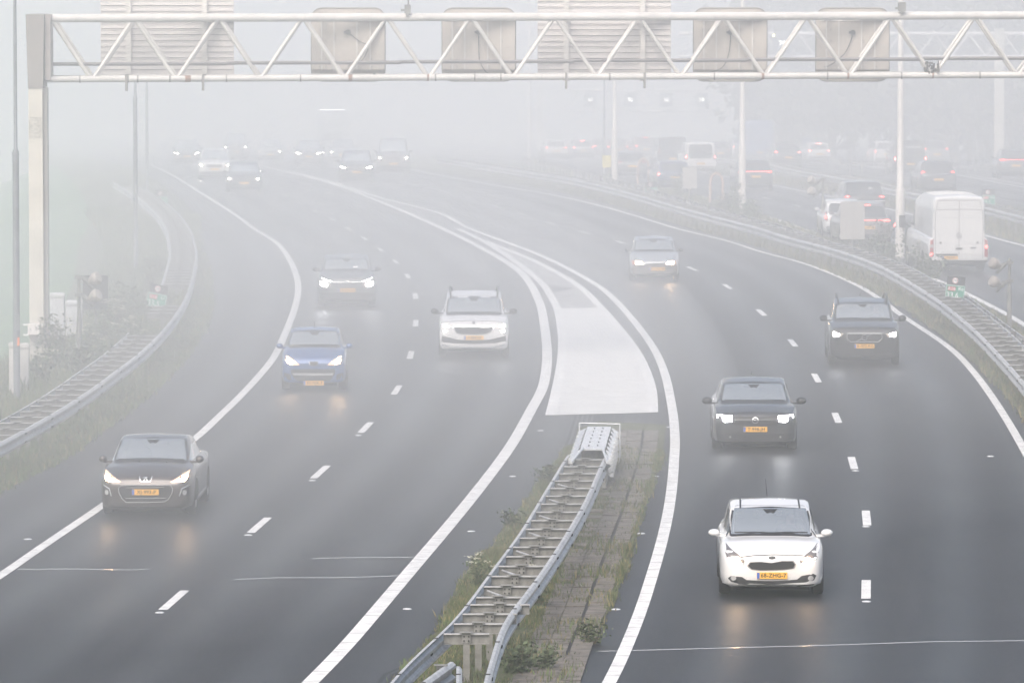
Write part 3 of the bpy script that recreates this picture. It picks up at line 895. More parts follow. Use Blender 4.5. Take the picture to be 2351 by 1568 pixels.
def slat_sign(px0, px1, posts, label):
    xc = (px0 + px1) / 2; D = GD(xc) + 1.7
    a, b = PD(px0, 100, D), PD(px1, 100, D); w = b.x - a.x
    zb_ = PD(xc, 174, D).z; zt = 12.2
    r = root("route_sign", ((a.x + b.x) / 2, D, zb_), label, "route sign", "large slatted route signs on the front gantry, seen from behind")
    n = int((zt - zb_) / .152)
    mb = MB()
    mb.box((0, .06, (zt - zb_) / 2), (w - .01, .02, zt - zb_ - .01), 1)
    for i in range(n):
        z = .076 + i * .152
        slab(mb, [(-w / 2, z - .066), (w / 2, z - .066), (w / 2, z + .066), (-w / 2, z + .066)], 0, .05, 0)
        mb.box((0, -.008, z + .055), (w, .018, .014), 0)
    mb.build("slat_panel", [slat_m, slat_gap], r)
    for p in posts:
        x = PD(p, 100, D).x - (a.x + b.x) / 2
        mb = MB(); mb.box((x, -.07, (zt - zb_) / 2 - .1), (.12, .10, zt - zb_ + .1), 0); mb.box((x - .07, -.03, (zt - zb_) / 2 - .1), (.02, .04, zt - zb_ + .1), 0); mb.box((x + .07, -.03, (zt - zb_) / 2 - .1), (.02, .04, zt - zb_ + .1), 0)
        mb.build("upright", [cream2], r)
        mb = MB(); mb.box((x, -.36, 1.53), (.10, .5, .08), 0); mb.box((x, -.36, -.0), (.10, .5, .08), 0); mb.build("mounting_arm", [galv_old], r)
slat_sign(231, 537, (295.6, 470.6), "big pale slatted route sign at the left end of the gantry, seen from behind")
slat_sign(1234, 1540.5, (1300.6, 1475.8), "big pale slatted route sign near the middle of the gantry, seen from behind")
# ---------------------------------------------------------------- lamp posts
lamp_white = mat("pale_lamp_paint", (0.66, 0.63, 0.60), 0.45, var=.08, scale=2)
lamp_grey = mat("dark_galvanised_post", (0.23, 0.245, 0.27), 0.5, 0.4, var=.15, scale=3)
def lamp_post(x, y, w_low, w_up, y_step, m, label, height=13.2, arms=2, door=True):
    p = P(x, y); s = F / p.y
    r = root("lamp_post", p, label, "lamp post", "lamp posts along the motorway")
    zs = (y - y_step) / s
    r0, r1 = w_low / s / 2, w_up / s / 2
    mb = MB(); mb.lathe([(r0 * 1.02, -.1), (r0, zs * .5), (r0 * .97, zs)], n=18); mb.build("lower_shaft", [m], r, True)
    mb = MB(); mb.lathe([(r0 * 1.06, zs), (r0 * 1.06, zs + .06), (r1, zs + .16), (r1 * .96, zs + 2), (r1 * .62, height)], n=18); mb.build("upper_shaft", [m], r, True)
    if door:
        mb = MB(); mb.box((r0 * .2, -r0 * .98, zs * .35), (.12, .02, .4), 0); mb.build("hatch", [m], r)
    for s_ in ((-1, 1) if arms == 2 else (1,)):
        mb = MB(); mb.tube((0, 0, height - .1), (s_ * 1.1, 0, height + .25), .04, n=8); mb.build("arm", [m], r, True)
        mb = MB(); mb.lathe([(0, 0), (.12, .1), (.14, .35), (.1, .62), (0, .7)], (0, 0, 0), 'x', 12)
        mb.v = [(v[0] * s_ + s_ * 1.05, v[1] * .9, v[2] * .45 + height + .25) for v in mb.v]
        mb.build("lamp_head", [lamp_grey], r, True)
    return r
lamp_post(39, 945, 15.5, 8.5, 355, lamp_grey, "grey lamp post with an orange sticker left of the gantry column", arms=1)
mb = MB(); p = P(39, 945); mb.box((p.x + .05, p.y - .085, 1.66), (.05, .012, .2), 0)
stick = mb.build("sticker", [mat("orange_sticker", (0.75, 0.22, 0.08), 0.5)], bpy.data.objects["lamp_post"], loc=-p)
lamp_post(2066, 592, 21, 15, 440, lamp_white, "tall white lamp post with a thicker foot standing left of the white delivery van")
lamp_post(1704, 497, 17, 12.5, 340, lamp_white, "white lamp post standing in weeds on the central reservation, second from the van")
lamp_post(1411, 431, 13.5, 10, 300, lamp_white, "white lamp post beside the small yellow board")
lamp_post(1215, 362, 11, 8, 270, lamp_white, "faint white lamp post behind the start of the traffic queue")
lamp_post(312, 640, 10, 6.5, 230, lamp_grey, "faint grey lamp post rising from the left verge behind the gantry column", arms=1)
lamp_post(338, 452, 7, 5, 210, lamp_grey, "very faint grey lamp post next to the hazy left lamp post", arms=1)
lamp_post(1387, 400, 6, 4, 255, lamp_grey, "thin dark mast beside the yellow board", height=9.2, arms=1)
lamp_post(2236, 372, 5, 4, 230, lamp_grey, "thin faint pole in front of the trees at the outer road", arms=1)

# ---------------------------------------------------------------- detectors with two horns
horn_m = mat("horn_beige", (0.34, 0.31, 0.28), 0.55, var=.06, scale=6)
def horn_post(x, y, ytop, yh, flip, label):
    p = P(x, y); s = F / p.y
    r = root("detector_post", p, label, "traffic detector", "posts with two horn detectors")
    ht = (y - ytop) / s
    mb = MB(); mb.lathe([(.07, -.1), (.07, 1.2), (.06, 1.35), (.045, 1.5), (.04, ht)], n=14); mb.build("post", [galv_old], r, True)
    for yy in yh:
        z = (y - yy) / s
        a = MB(); a.tube((0, 0, z + .05), (flip * .32, -.05, z - .02), .035); a.box((0, 0, z + .05), (.2, .18, .09), 0)
        b = a.build("bracket", [galv_old], r)
        mb = MB()
        mb.lathe([(.05, -.06), (.07, .0), (.13, .08), (.165, .17), (.17, .24), (.14, .29), (.07, .31), (0, .315)], n=20)
        M = Matrix.Translation((flip * .30, -.08, z - .06)) @ Matrix.Rotation(flip * radians(60), 4, 'Y') @ Matrix.Rotation(radians(25), 4, 'X')
        mb.v = [tuple(M @ Vector(v)) for v in mb.v]
        mb.build("horn", [horn_m], r, True)
        mb = MB(); mb.tube((flip * .12, -.06, z + .02), (flip * .38, -.08, z - .25), .06, .045); mb.build("clamp", [galv_old], r)
    return r
horn_post(182, 845, 632, (640, 680), 1, "post with two beige horn detectors in front of the dark board on the left verge")
horn_post(2317, 772, 592, (606, 648), -1, "post with two beige horn detectors right of the bright green distance sign")
horn_post(1889, 545, 408, (415, 440), -1, "hazy post with two horn detectors in front of the small white hatchback")

# ---------------------------------------------------------------- boards on posts
def board_post(x, y, bx0, bx1, by0, by1, m, label, name="board_post", thick=.06):
    p = P(x, y); s = F / p.y
    r = root(name, p, label, "sign board")
    w, h = (bx1 - bx0) / s, (by1 - by0) / s; zc = (y - (by0 + by1) / 2) / s; xc = ((bx0 + bx1) / 2 - x) / s
    mb = MB(); slab(mb, rrect(w, h, .04), -thick, 0, 0, (xc, zc)); mb.build("board", [m], r)
    mb = MB(); mb.box((xc, .035, zc + h * .3), (w * .9, .05, .05), 0); mb.box((xc, .035, zc - h * .3), (w * .9, .05, .05), 0); mb.build("back_bar", [galv_old], r)
    mb = MB(); mb.tube((0, .08, -.1), (0, .08, zc + h * .42), .045, n=12); mb.build("post", [galv_old], r, True)
    return r
board_dark = mat("dark_board", (0.03, 0.029, 0.031), 0.6)
board_post(221, 788, 191, 249, 632, 710, board_dark, "dark grey square board on a thin post behind the horn detectors", "signal_board")
board_tan = mat("tan_board", (0.36, 0.345, 0.33), 0.6)
r = board_post(1956, 590, 1929, 1985, 463, 549, board_tan, "folded grey board on a post hiding the middle of two cars on the opposite road", "signal_board")
mb = MB(); s = F / P(1956, 590).y; mb.box((0.0, -.085, (590 - 506) / s), (.07, .05, 86 / s), 0); mb.build("centre_fold", [board_tan], r)
board_post(1583, 478, 1567, 1600, 384, 433, board_tan, "hazy grey board on a post near the white van in the queue", "signal_board")
yellow = mat("yellow_board", (0.62, 0.52, 0.12), 0.6)
board_post(1393, 425, 1383, 1403, 357, 385, yellow, "small yellow board on a post left of a white lamp post", "signal_board")
board_post(1853, 375, 1841, 1864, 316, 345, mat("blue_board", (0.08, 0.13, 0.2), 0.6), "small bluish board on a post above the far white car", "signal_board")
orange_m = mat("orange_arch", (0.42, 0.28, 0.22), 0.6)
for x, y in ((1477, 428), (1628, 0), ):
    if y == 0: continue
    p = P(x, y); r = root("arch_marker", p, "faint orange arch shaped marker beside the guard rail left of the queue", "marker")
    mb = MB(); pts = [Vector((-.28, 0, 0)), Vector((-.28, 0, 1.0)), Vector((-.2, 0, 1.3)), Vector((0, 0, 1.42)), Vector((.2, 0, 1.3)), Vector((.28, 0, 1.0)), Vector((.28, 0, 0))]
    for a, b in zip(pts, pts[1:]): mb.tube(a, b, .06, n=8)
    mb.build("arch", [orange_m], r); mb = MB(); mb.box((0, 0, .05), (.8, .4, .1), 0); mb.build("foot", [galv_old], r)
p = P(1651, 452); r = root("arch_marker", P(1645, 470), "faint orange arch shaped marker near the hazy board in the queue", "marker")
mb = MB()
for a, b in zip(pts, pts[1:]): mb.tube(a, b, .06, n=8)
mb.build("arch", [orange_m], r); mb = MB(); mb.box((0, 0, .05), (.8, .4, .1), 0); mb.build("foot", [galv_old], r)

# distance signs: black number plate over a green road plate, on a thin post
sg = mat("sign_green", (0.02, 0.26, 0.16), 0.45)
sw = mat("sign_white", (0.8, 0.8, 0.8), 0.45)
sr = mat("sign_red", (0.48, 0.03, 0.04), 0.45)
sb = mat("sign_black", (0.035, 0.035, 0.04), 0.45)
def km_sign(x, y, bx, by, tilt, texts, label, s_k=1.0, post_to=None, simple=False):
    p = P(x, y); s = F / p.y * s_k
    r = root("distance_sign", p, label, "distance sign", "distance signs along the crash barriers")
    zc = (y - by) / (F / p.y); xc = (bx - x) / (F / p.y)
    T = Matrix.Translation((xc, 0, zc)) @ Matrix.Rotation(-tilt, 4, 'Y')
    W_, Hg, Hb = .56, .40, .25
    def mk(name, poly, c, fillm, y0, y1, extra=None):
        mb = MB(); slab(mb, poly, y0, y1, 0, c)
        mats = [fillm]
        if extra: extra(mb); mats = [fillm, sw, sr, sb]
        mb.v = [tuple(T @ Vector(v)) for v in mb.v]
        return mb.build(name, mats, r)
    def deco_green(mb):
        for q in rrect(W_ - .03, Hg - .03, .03), :
            n = len(q)
            for i in range(n):
                a, b = q[i], q[(i + 1) % n]
                mb.tube((a[0], -.024, a[1] - .08), (b[0], -.024, b[1] - .08), .006, n=4, mi=1, cap=False)
        slab(mb, rrect(.23, .12, .01), -.030, -.022, 2, (-.11, .01))
        put(mb, text_geo(texts[0], .14), Matrix.Translation((-.11, -.032, .01)), 1)
        put(mb, text_geo(texts[1], .15), Matrix.Translation((.16, -.024, .02)), 1)
        put(mb, text_geo(texts[2], .21), Matrix.Translation((-.07, -.024, -.175)), 1)
    def deco_black(mb):
        ring = [(.088 * cos(2 * pi * i / 20), .088 * sin(2 * pi * i / 20)) for i in range(20)]
        slab(mb, ring, -.028, -.022, 1, (-.03, .25))
        ring = [(.072 * cos(2 * pi * i / 20), .072 * sin(2 * pi * i / 20)) for i in range(20)]
        slab(mb, [(a * 1.1, b * 1.1) for a, b in ring], -.031, -.029, 2, (-.03, .25)); slab(mb, [(a * .93, b * .93) for a, b in ring], -.034, -.032, 1, (-.03, .25))
        put(mb, text_geo("100", .08), Matrix.Translation((-.03, -.037, .25)), 3)
    mk("road_plate", rrect(W_, Hg, .03), (0, -.08), sg, -.02, 0, deco_green)
    mk("speed_plate", rrect(W_ * .92, Hb, .01), (0, .25), sb, -.02, 0, deco_black)
    mb = MB(); mb.tube((0, .05, -.05), (xc, .05, zc + .15), .025, n=8); mb.build("post", [galv_old], r, True)
km_sign(2195, 741, 2193, 664, -.10, ("A16", "Re", "33,6"), "bright green and red distance sign with black speed plate below the delivery van")
km_sign(362, 745, 361, 683, -.20, ("A16", "Li", "33,5"), "hazy tilted distance sign with a red block sunk in weeds beside the left barrier")
km_sign(1498, 470, 1496, 437, .12, ("A16", "Re", "33,5"), "faint tilted green distance sign below the dark hatchback in the queue")
km_sign(2268, 499, 2269, 455, 0, ("A16", "Re", "33,5"), "hazy green distance sign above the roof of the white delivery van, further right")
km_sign(372, 490, 370, 458, 0, ("A16", "Li", "33,4"), "very faint distance sign at the far end of the left verge")

# ---------------------------------------------------------------- cabinets by the column
cab = mat("cabinet_white", (0.55, 0.56, 0.58), 0.55, var=.06, scale=2)
cab2 = mat("cabinet_concrete", (0.50, 0.49, 0.47), 0.7, var=.1, scale=2)
def cabinet(x0, x1, ytop, y, D, label, m=cab, roof=True):
    a, b = PD(x0, y, D), PD(x1, y, D); zt = PD(x0, ytop, D).z; w = b.x - a.x
    r = root("control_cabinet", ((a.x + b.x) / 2, D, 0), label, "cabinet", "control cabinets beside the gantry column")
    d = w * .8
    mb = MB(); mb.box((0, 0, (zt - .08) / 2), (w * .92, d, zt - .08), 0); mb.build("housing", [m], r)
    mb = MB(); mb.box((0, 0, zt - .04), (w, d + .08, .08), 0); mb.box((0, 0, zt + .01), (w * .8, d * .7, .04), 0); mb.build("roof", [m], r)
    for s_ in (-1, 1):
        if w < .35 and s_ == 1: continue
        mb = MB(); mb.box((s_ * w * .22 if w > .35 else 0, -d / 2 - .012, (zt - .1) / 2), (w * (.40 if w > .35 else .8), .02, zt - .25), 0); mb.box((s_ * w * .06, -d / 2 - .03, zt * .55), (.03, .03, .12), 0)
        mb.build("door", [m], r)
cabinet(21, 44, 788, 897, 148.8, "pale narrow concrete cabinet partly behind the left lamp post", cab2)
cabinet(46, 68, 790, 892, 149.6, "pale narrow concrete cabinet at the foot of the gantry column", cab2)
cabinet(115, 150, 674, 790, 166, "taller faint white cabinet right of the gantry column")
cabinet(151, 190, 692, 780, 168, "lower faint white cabinet behind the horn detector post")
# switch box strapped to the gantry column
cbx = PD(78, 755, 157.4)
r = root("switch_box", (cbx.x, 157.35, cbx.z), "small white locked box strapped to the gantry column", "switch box")
mb = MB(); mb.box((0, 0, 0), (.30, .2, .28), 0); mb.build("box", [mat("box_white", (0.74, 0.70, 0.68), 0.5)], r)
mb = MB(); mb.box((-.08, -.105, 0), (.02, .012, .035), 0); mb.build("lock", [dark], r)
for z in (.10, -.16):
    mb = MB(); mb.box((0, .11, z), (.56, .03, .04), 0); mb.build("strap", [sw], r)
mb = MB(); vs = [(-.14, -.08, -.14), (.14, -.08, -.14), (.14, .1, -.14), (-.14, .1, -.14), (-.06, -.05, -.32), (.06, -.05, -.32), (.06, .08, -.32), (-.06, .08, -.32)]
mb.add(vs, [(0, 1, 2, 3), (4, 7, 6, 5), (0, 4, 5, 1), (1, 5, 6, 2), (2, 6, 7, 3), (3, 7, 4, 0)]); mb.build("cable_cover", [taupe], r)

# ---------------------------------------------------------------- distant gantries with lit speeds
far_paint = mat("far_gantry_paint", (0.62, 0.6, 0.6), 0.5)
lit = mat("lit_digits", (1, 1, 1), 0.5, emit=(1.0, 0.98, 0.9), estr=5.0)
lity = mat("lit_lamp", (1, 1, 1), 0.5, emit=(1.0, 0.85, 0.35), estr=9.0)
def far_gantry(D, x0, x1, yt, yb, cols, label, boards):
    def g(px, y, dy=0): v = PD(px, y, D); return Vector((v.x, D + dy, v.z))
    o = g((x0 + x1) / 2, yb)
    r = root("sign_gantry", o, label, "sign gantry", "sign gantries over the motorway")
    for nm, y, rr_ in (("top_chord", yt, .13), ("bottom_chord", yb, .12)):
        mb = MB(); mb.tube(g(x0, y) - o, g(x1, y) - o, rr_, n=10); mb.build(nm, [far_paint], r, True)
    n = max(3, int((g(x1, yb).x - g(x0, yb).x) / 2.2)); dx = (x1 - x0) / n
    for i in range(n):
        a, m_, b = x0 + i * dx, x0 + (i + .5) * dx, x0 + (i + 1) * dx
        mb = MB(); mb.tube(g(a, yb) - o, g(m_, yt) - o, .065, n=8); mb.build("diagonal", [far_paint], r, True)
        mb = MB(); mb.tube(g(m_, yt) - o, g(b, yb) - o, .065, n=8); mb.build("diagonal", [far_paint], r, True)
    for cx_, w in cols:
        q = g(cx_, yb); z0 = gz(D) - q.z
        mb = MB(); mb.box((q.x - o.x, .0, (z0 + g(cx_, yt).z + .3 - q.z) / 2 - .2), (w, .6, g(cx_, yt).z + .7 - q.z - z0), 0); mb.build("column", [cream], r)
    for bx, bw, y0, y1, txt, size, ty in boards:
        c = g(bx, (y0 + y1) / 2, -.6); s = F / D
        q = root("lane_signal_board", c, "hazy speed board reading %s, %s" % (txt[0], txt[1]), "signal board", "lit speed boards on distant gantries")
        mb = MB(); slab(mb, rrect(bw / s, (y1 - y0) / s, .15), -.1, .1); mb.build("casing", [mat("board_dark_blue", (0.10, 0.12, 0.15), 0.6)], q)
        mb = MB(); put(mb, text_geo(txt[0], size), Matrix.Translation((0, -.12, (((y0 + y1) / 2) - ty) / s)), 0); mb.build("digits", [lit], q)
        if txt[0] == "70":
            mb = MB(); mb.lathe([(.09, 0), (.0, -.01)], (-.55, -.12, .45), 'y', 12); mb.build("lamp", [lity], q)
far_gantry(400.0, 1560, 2420, 78, 131, ((2294, .62), ), "pale distant truss gantry seen through the haze behind the large front gantry",
           [(1795, 44, 74, 122, ("70", "just behind the front gantry"), .42, 100)])
far_gantry(520.0, 1300, 1680, 208, 256, ((1240, .5),), "barely visible far gantry carrying four small lit numbers",
           [(1355, 30, 214, 246, ("50", "leftmost of the four in a row"), .46, 229.5), (1447, 30, 214, 246, ("50", "second of the four in a row"), .46, 229.5), (1530, 30, 214, 246, ("50", "third of the four in a row"), .46, 229.5), (1610, 30, 214, 246, ("50", "rightmost of the four in a row"), .46, 229)])

# ---------------------------------------------------------------- trees beyond the outer road, faint in the haze
leaf_m = mat("leaves_dark", (0.03, 0.038, 0.025), 0.8, var=.5, scale=.6)
bark_m = mat("bark_grey", (0.14, 0.13, 0.12), 0.9, var=.3, scale=3)
def tree_meshes(seed, h, w):
    rr = random.Random(seed)
    tb = MB(); tb.lathe([(.28, -.3), (.2, h * .35), (.12, h * .7), (.03, h * .97)], n=9)
    tips = []
    for i in range(22):
        z = h * rr.uniform(.08, .85); a = rr.uniform(0, 2 * pi); L = w * rr.uniform(.5, 1) * (1.15 - z / h)
        e = Vector((cos(a) * L, sin(a) * L, z + L * .55)); tb.tube((0, 0, z), e, .07, .02, n=6); tips.append(e); tips.append(e * .6 + Vector((0, 0, z * .42)))
    cb = MB(); 
    for t in tips:
        for k in range(80):
            p = t + Vector((rr.gauss(0, 1), rr.gauss(0, 1), rr.gauss(0, .9))) * w * .22
            s = rr.uniform(.2, .5); u = Vector((rr.uniform(-1, 1), rr.uniform(-1, 1), rr.uniform(-1, 1))).normalized(); v = u.orthogonal().normalized()
            cb.add([p - u * s, p + v * s * .6, p + u * s, p - v * s * .6], [(0, 1, 2, 3)])
    return tb.mesh("trunk", bark_m, True), cb.mesh("crown", leaf_m)
TM = [tree_meshes(11, 15, 3.4), tree_meshes(12, 19, 4.2), tree_meshes(13, 17, 3.0)]
tr = random.Random(4)
tree_pos = [(1838, 462, 0), (1880, 470, 1), (1795, 458, 2), (1815, 458, 0), (1862, 445, 1), (1910, 452, 2), (1955, 440, 0), (2005, 446, 1), (2052, 436, 2), (2100, 440, 1), (2145, 432, 0), (2190, 436, 1), (2232, 430, 2), (2275, 432, 1), (2320, 426, 0), (2362, 428, 1), (2405, 424, 2), (2340, 446, 1), (2255, 452, 0), (2120, 462, 1)]
where = ["in the second row left of the small blue board", "in the second row right of the small blue board", "at the left end of the row, right of the blue truck", "above the small blue board", "fifth from the left end of the row", "sixth from the left end of the row", "above the white hatchback on the outer road", "behind the tallest white lamp post", "right of the tallest white lamp post", "above the dark sport utility car on the outer road", "left of the distant gantry column", "above the thin faint pole", "just left of the distant gantry column", "just right of the distant gantry column", "above the far right dark estate car", "at the very right edge", "beyond the right edge with branches reaching in", "in the second row behind the distant gantry column", "in the second row above the guard rail end", "in the second row above the black van"]
TREES = []
for i, ((x, D, k), wh) in enumerate(zip(tree_pos, where)):
    X = (x - CX) / F * D
    t = root("broadleaf_tree", (X, D, gz(D) - .2), "hazy dark tree " + wh, "tree", "trees in the haze beyond the outer road", tr.uniform(0, 6))
    s = tr.uniform(1.15, 1.5); t.scale = (s, s, s)
    link("trunk", TM[k][0], t); link("crown", TM[k][1], t)

# ---------------------------------------------------------------- grass and weeds
g1m = mat("blade_green", (0.085, 0.12, 0.045), 0.8, var=.4, scale=.5)
g2m = mat("blade_straw", (0.21, 0.18, 0.09), 0.85, var=.3, scale=.7)
g3m = mat("blade_dull", (0.11, 0.115, 0.07), 0.85, var=.3, scale=.7)
gm4 = mat("flower_pale", (0.62, 0.60, 0.50), 0.8)
def blades(name, n, sampler, h0, h1, mixw, seed, width=.02):
    rr = random.Random(seed); mb = MB()
    cnt = 0
    while cnt < n:
        q = sampler(rr)
        if q is None: continue
        x, y, hs = q; z = gz(y) - .03; cnt += 1
        for _ in range(3):
            h = rr.uniform(h0, h1) * hs; a = rr.uniform(0, 2 * pi); lean = h * rr.uniform(.1, .6)
            px, py = x + rr.gauss(0, .05), y + rr.gauss(0, .05); w = width * rr.uniform(.6, 1.5)
            dx, dy = cos(a) * w, sin(a) * w
            ex, ey = px + rr.uniform(-lean, lean), py + rr.uniform(-lean, lean)
            mx_, my_ = (px + ex) / 2, (py + ey) / 2
            m = rr.choices((0, 1, 2), mixw)[0]
            mb.add([(px - dx, py - dy, z), (px + dx, py + dy, z), (mx_ + dx * .8, my_ + dy * .8, z + h * .6), (ex, ey, z + h), (mx_ - dx * .8, my_ - dy * .8, z + h * .6)], [(0, 1, 2, 3, 4)], m)
    return mb.build(name, [g1m, g2m, g3m], kind="stuff")
lfx = xat(lf)
def dweight(rr, y0, y1): return y0 + (y1 - y0) * rr.random() ** 1.5
def s_left(rr):
    y = dweight(rr, 120, 260); a, b = lfx(y) - (3.0 if y > 162 else 3.8), le(y) + .1
    x = a + (b - a) * rr.random()
    hs = 1.0
    if x < lfx(y) - .9: hs = 1.9 if (noise.noise((x * .4, y * .2, 0)) > -.15) else 1.1
    elif x < lfx(y): hs = 1.9 if 155 < y < 186 else .9
    else: hs = .75 + .5 * (noise.noise((x, y * .5, 3)))
    return x, y, hs
blades("verge_grass", 34000, s_left, .10, .30, (6, 1, 2), 21)
islp = [Vector((P(x, y).x, P(x, y).y)) for x, y in isl]
def inside(poly, x, y):
    c = False; n = len(poly)
    for i in range(n):
        a, b = poly[i], poly[i - 1]
        if (a.y > y) != (b.y > y) and x < (b.x - a.x) * (y - a.y) / (b.y - a.y) + a.x: c = not c
    return c
drx = xat(drain)
def s_isl(rr):
    y = 90 + 44 * rr.random() ** .85; x = rr.uniform(-2.6, 3.6)
    if not inside(islp, x, y): return None
    d = x - drx(y)
    if -.68 < d < .36 and rr.random() < .9: return None
    if -1.6 < d <= -.68 and y < 99 and rr.random() < .75: return None
    k = noise.noise((x * .8, y * .35, 5))
    if k < -.25 and rr.random() < .7: return None
    return x, y, .55 + .9 * max(0, k + .3)
blades("island_grass", 24000, s_isl, .06, .20, (4, 2, 4), 22, .009)
mfx = xat(mf)
def s_med(rr):
    y = dweight(rr, 125, 300)
    a, b = mlx(y) - .05, (olx(y) if y > 150 else mfx(y) + 2.6)
    x = a + (b - a) * rr.random()
    return x, y, .8 + .8 * max(0, noise.noise((x * .5, y * .2, 8)))
blades("reservation_grass", 22000, s_med, .08, .28, (3, 3, 5), 23)
def s_out(rr):
    y = rr.uniform(200, 330); a, b = orx(y), flx(y) + .8
    return a + (b - a) * rr.random(), y, 1.2
blades("outer_verge_grass", 6000, s_out, .1, .3, (2, 3, 4), 24, .03)

weed_leaf = mat("weed_leaf", (0.075, 0.10, 0.05), 0.8, var=.4, scale=2)
weed_stem = mat("weed_stem", (0.16, 0.13, 0.09), 0.9)
def weed_mesh(seed, h, w, flowers=False):
    rr = random.Random(seed); st = MB(); lf_ = MB()
    for i in range(9):
        a = rr.uniform(0, 2 * pi); e = Vector((cos(a) * w * rr.random(), sin(a) * w * rr.random(), h * rr.uniform(.6, 1)))
        b = Vector((cos(a) * .05, sin(a) * .05, -.05)); st.tube(b, e, .012, .005, n=5, cap=False)
        for k in range(46):
            t = rr.uniform(.15, 1); p = b.lerp(e, t) + Vector((rr.gauss(0, .09), rr.gauss(0, .09), rr.gauss(0, .07)))
            s = rr.uniform(.03, .075); u = Vector((rr.uniform(-1, 1), rr.uniform(-1, 1), rr.uniform(-.5, .8))).normalized(); v = u.orthogonal().normalized()
            lf_.add([p - u * s, p + v * s * .5, p + u * s, p - v * s * .5], [(0, 1, 2, 3)], 0)
        if flowers:
            for k in range(8):
                p = e + Vector((rr.gauss(0, .07), rr.gauss(0, .07), rr.uniform(-.02, .03))); lf_.box(p, (.035, .035, .012), 1)
    return st.mesh("stem", weed_stem), lf_.mesh("foliage", [weed_leaf, gm4])
WM = [weed_mesh(31, 1.5, .55), weed_mesh(32, 1.1, .6, True), weed_mesh(33, .8, .5), weed_mesh(34, 1.3, .35, True)]
def weed(x, y, k, s, label, group):
    p = P(x, y); t = root("weed_bush", (p.x, p.y, p.z - .03), label, "weed", group, (x * 7) % 6)
    t.scale = (s, s, s); link("stem", WM[k][0], t); link("foliage", WM[k][1], t)
wl = "tall weeds on the left verge"
for x, y, k, s, lab in ((105, 860, 0, 1.0, "tall leafy weed right of the gantry column's foot"), (135, 848, 3, 1.1, "weed with pale flower heads in front of the taller white cabinet"), (165, 872, 2, 1.3, "low bushy weed left of the horn detector post's foot"), (205, 835, 1, 1.0, "flowering weed right of the horn detector post's foot"), (240, 812, 0, .9, "leafy weed below the dark square board"), (262, 790, 3, 1.0, "flowering weed just right of the dark square board's post"), (292, 762, 0, 1.0, "leafy weed between the dark board and the tilted distance sign"), (325, 748, 2, 1.2, "low weed left of the tilted distance sign"), (345, 738, 1, .8, "flowering weed covering the tilted distance sign's post"), (390, 728, 2, 1.1, "low weed right of the tilted distance sign, over the barrier"), (300, 805, 1, .9, "flowering weed overgrowing the buried part of the left barrier"), (75, 880, 2, 1.2, "low weed in front of the gantry column's foot"), (230, 850, 2, 1.1, "low weed hiding the end of a buried barrier stretch"), (352, 690, 0, .9, "leafy weed just behind the tilted distance sign"), (378, 640, 2, 1.2, "low weed behind the bend of the left barrier"), (95, 905, 3, .9, "flowering weed between the lamp post and the left barrier")):
    weed(x, y, k, s, lab, wl)
wm = "weeds on the central reservation"
for x, y, k, s, lab in ((2032, 598, 0, 1.0, "leafy weed left of the tallest white lamp post's foot"), (2052, 606, 2, 1.2, "low weed in front of the tallest white lamp post's foot"), (2085, 612, 0, 1.05, "leafy weed between the tallest lamp post and the delivery van"), (2110, 622, 1, 1.0, "weed below the delivery van's left rear wheel"), (2135, 640, 2, 1.2, "low weed below the delivery van's bumper"), (1682, 500, 0, 1.0, "leafy weed left of the second lamp post's foot"), (1712, 504, 2, 1.3, "low weed at the second lamp post's foot"), (1735, 510, 2, 1.1, "low weed right of the second lamp post's foot"), (1660, 490, 1, .9, "small weed further left of the second lamp post"), (1560, 460, 0, .9, "weed beside the faint green distance sign"), (2000, 585, 2, 1.1, "low weed right of the folded grey board"), (1935, 570, 2, 1.0, "low weed below the folded grey board")):
    weed(x, y, k, s, lab, wm)
wi = "weeds on the island"
for x, y, k, s, lab in ((1190, 1545, 2, .8, "low weed right of the island barrier at the bottom edge"), (1355, 1478, 2, .6, "green tuft on the tile edge beside the right road"), (1250, 1535, 2, .6, "green tuft beside the drain near the bottom edge"), (1225, 1395, 1, .7, "yellowish flowering weed right of the island barrier"), (1105, 1350, 1, .6, "brownish weed left of the island barrier"), (1245, 1115, 2, .7, "dark weed left of the island barrier's upper end"), (1175, 1215, 2, .6, "thin weed on the left side of the island barrier")):
    weed(x, y, k, s, lab, wi)
# ================================================================ vehicles
# local frame: x right (seen from the front: picture right), y from front bumper to tail, z up
def lerp_tab(tab, y):
    if y <= tab[0][0]: return tab[0][1]
    for (a, va), (b, vb) in zip(tab, tab[1:]):
        if y <= b:
            t = (y - a) / (b - a) if b > a else 1
            return va + (vb - va) * t
    return tab[-1][1]
def sm(tab, y, r=.05):
    return (lerp_tab(tab, y - r) + 2 * lerp_tab(tab, y) + lerp_tab(tab, y + r)) / 4

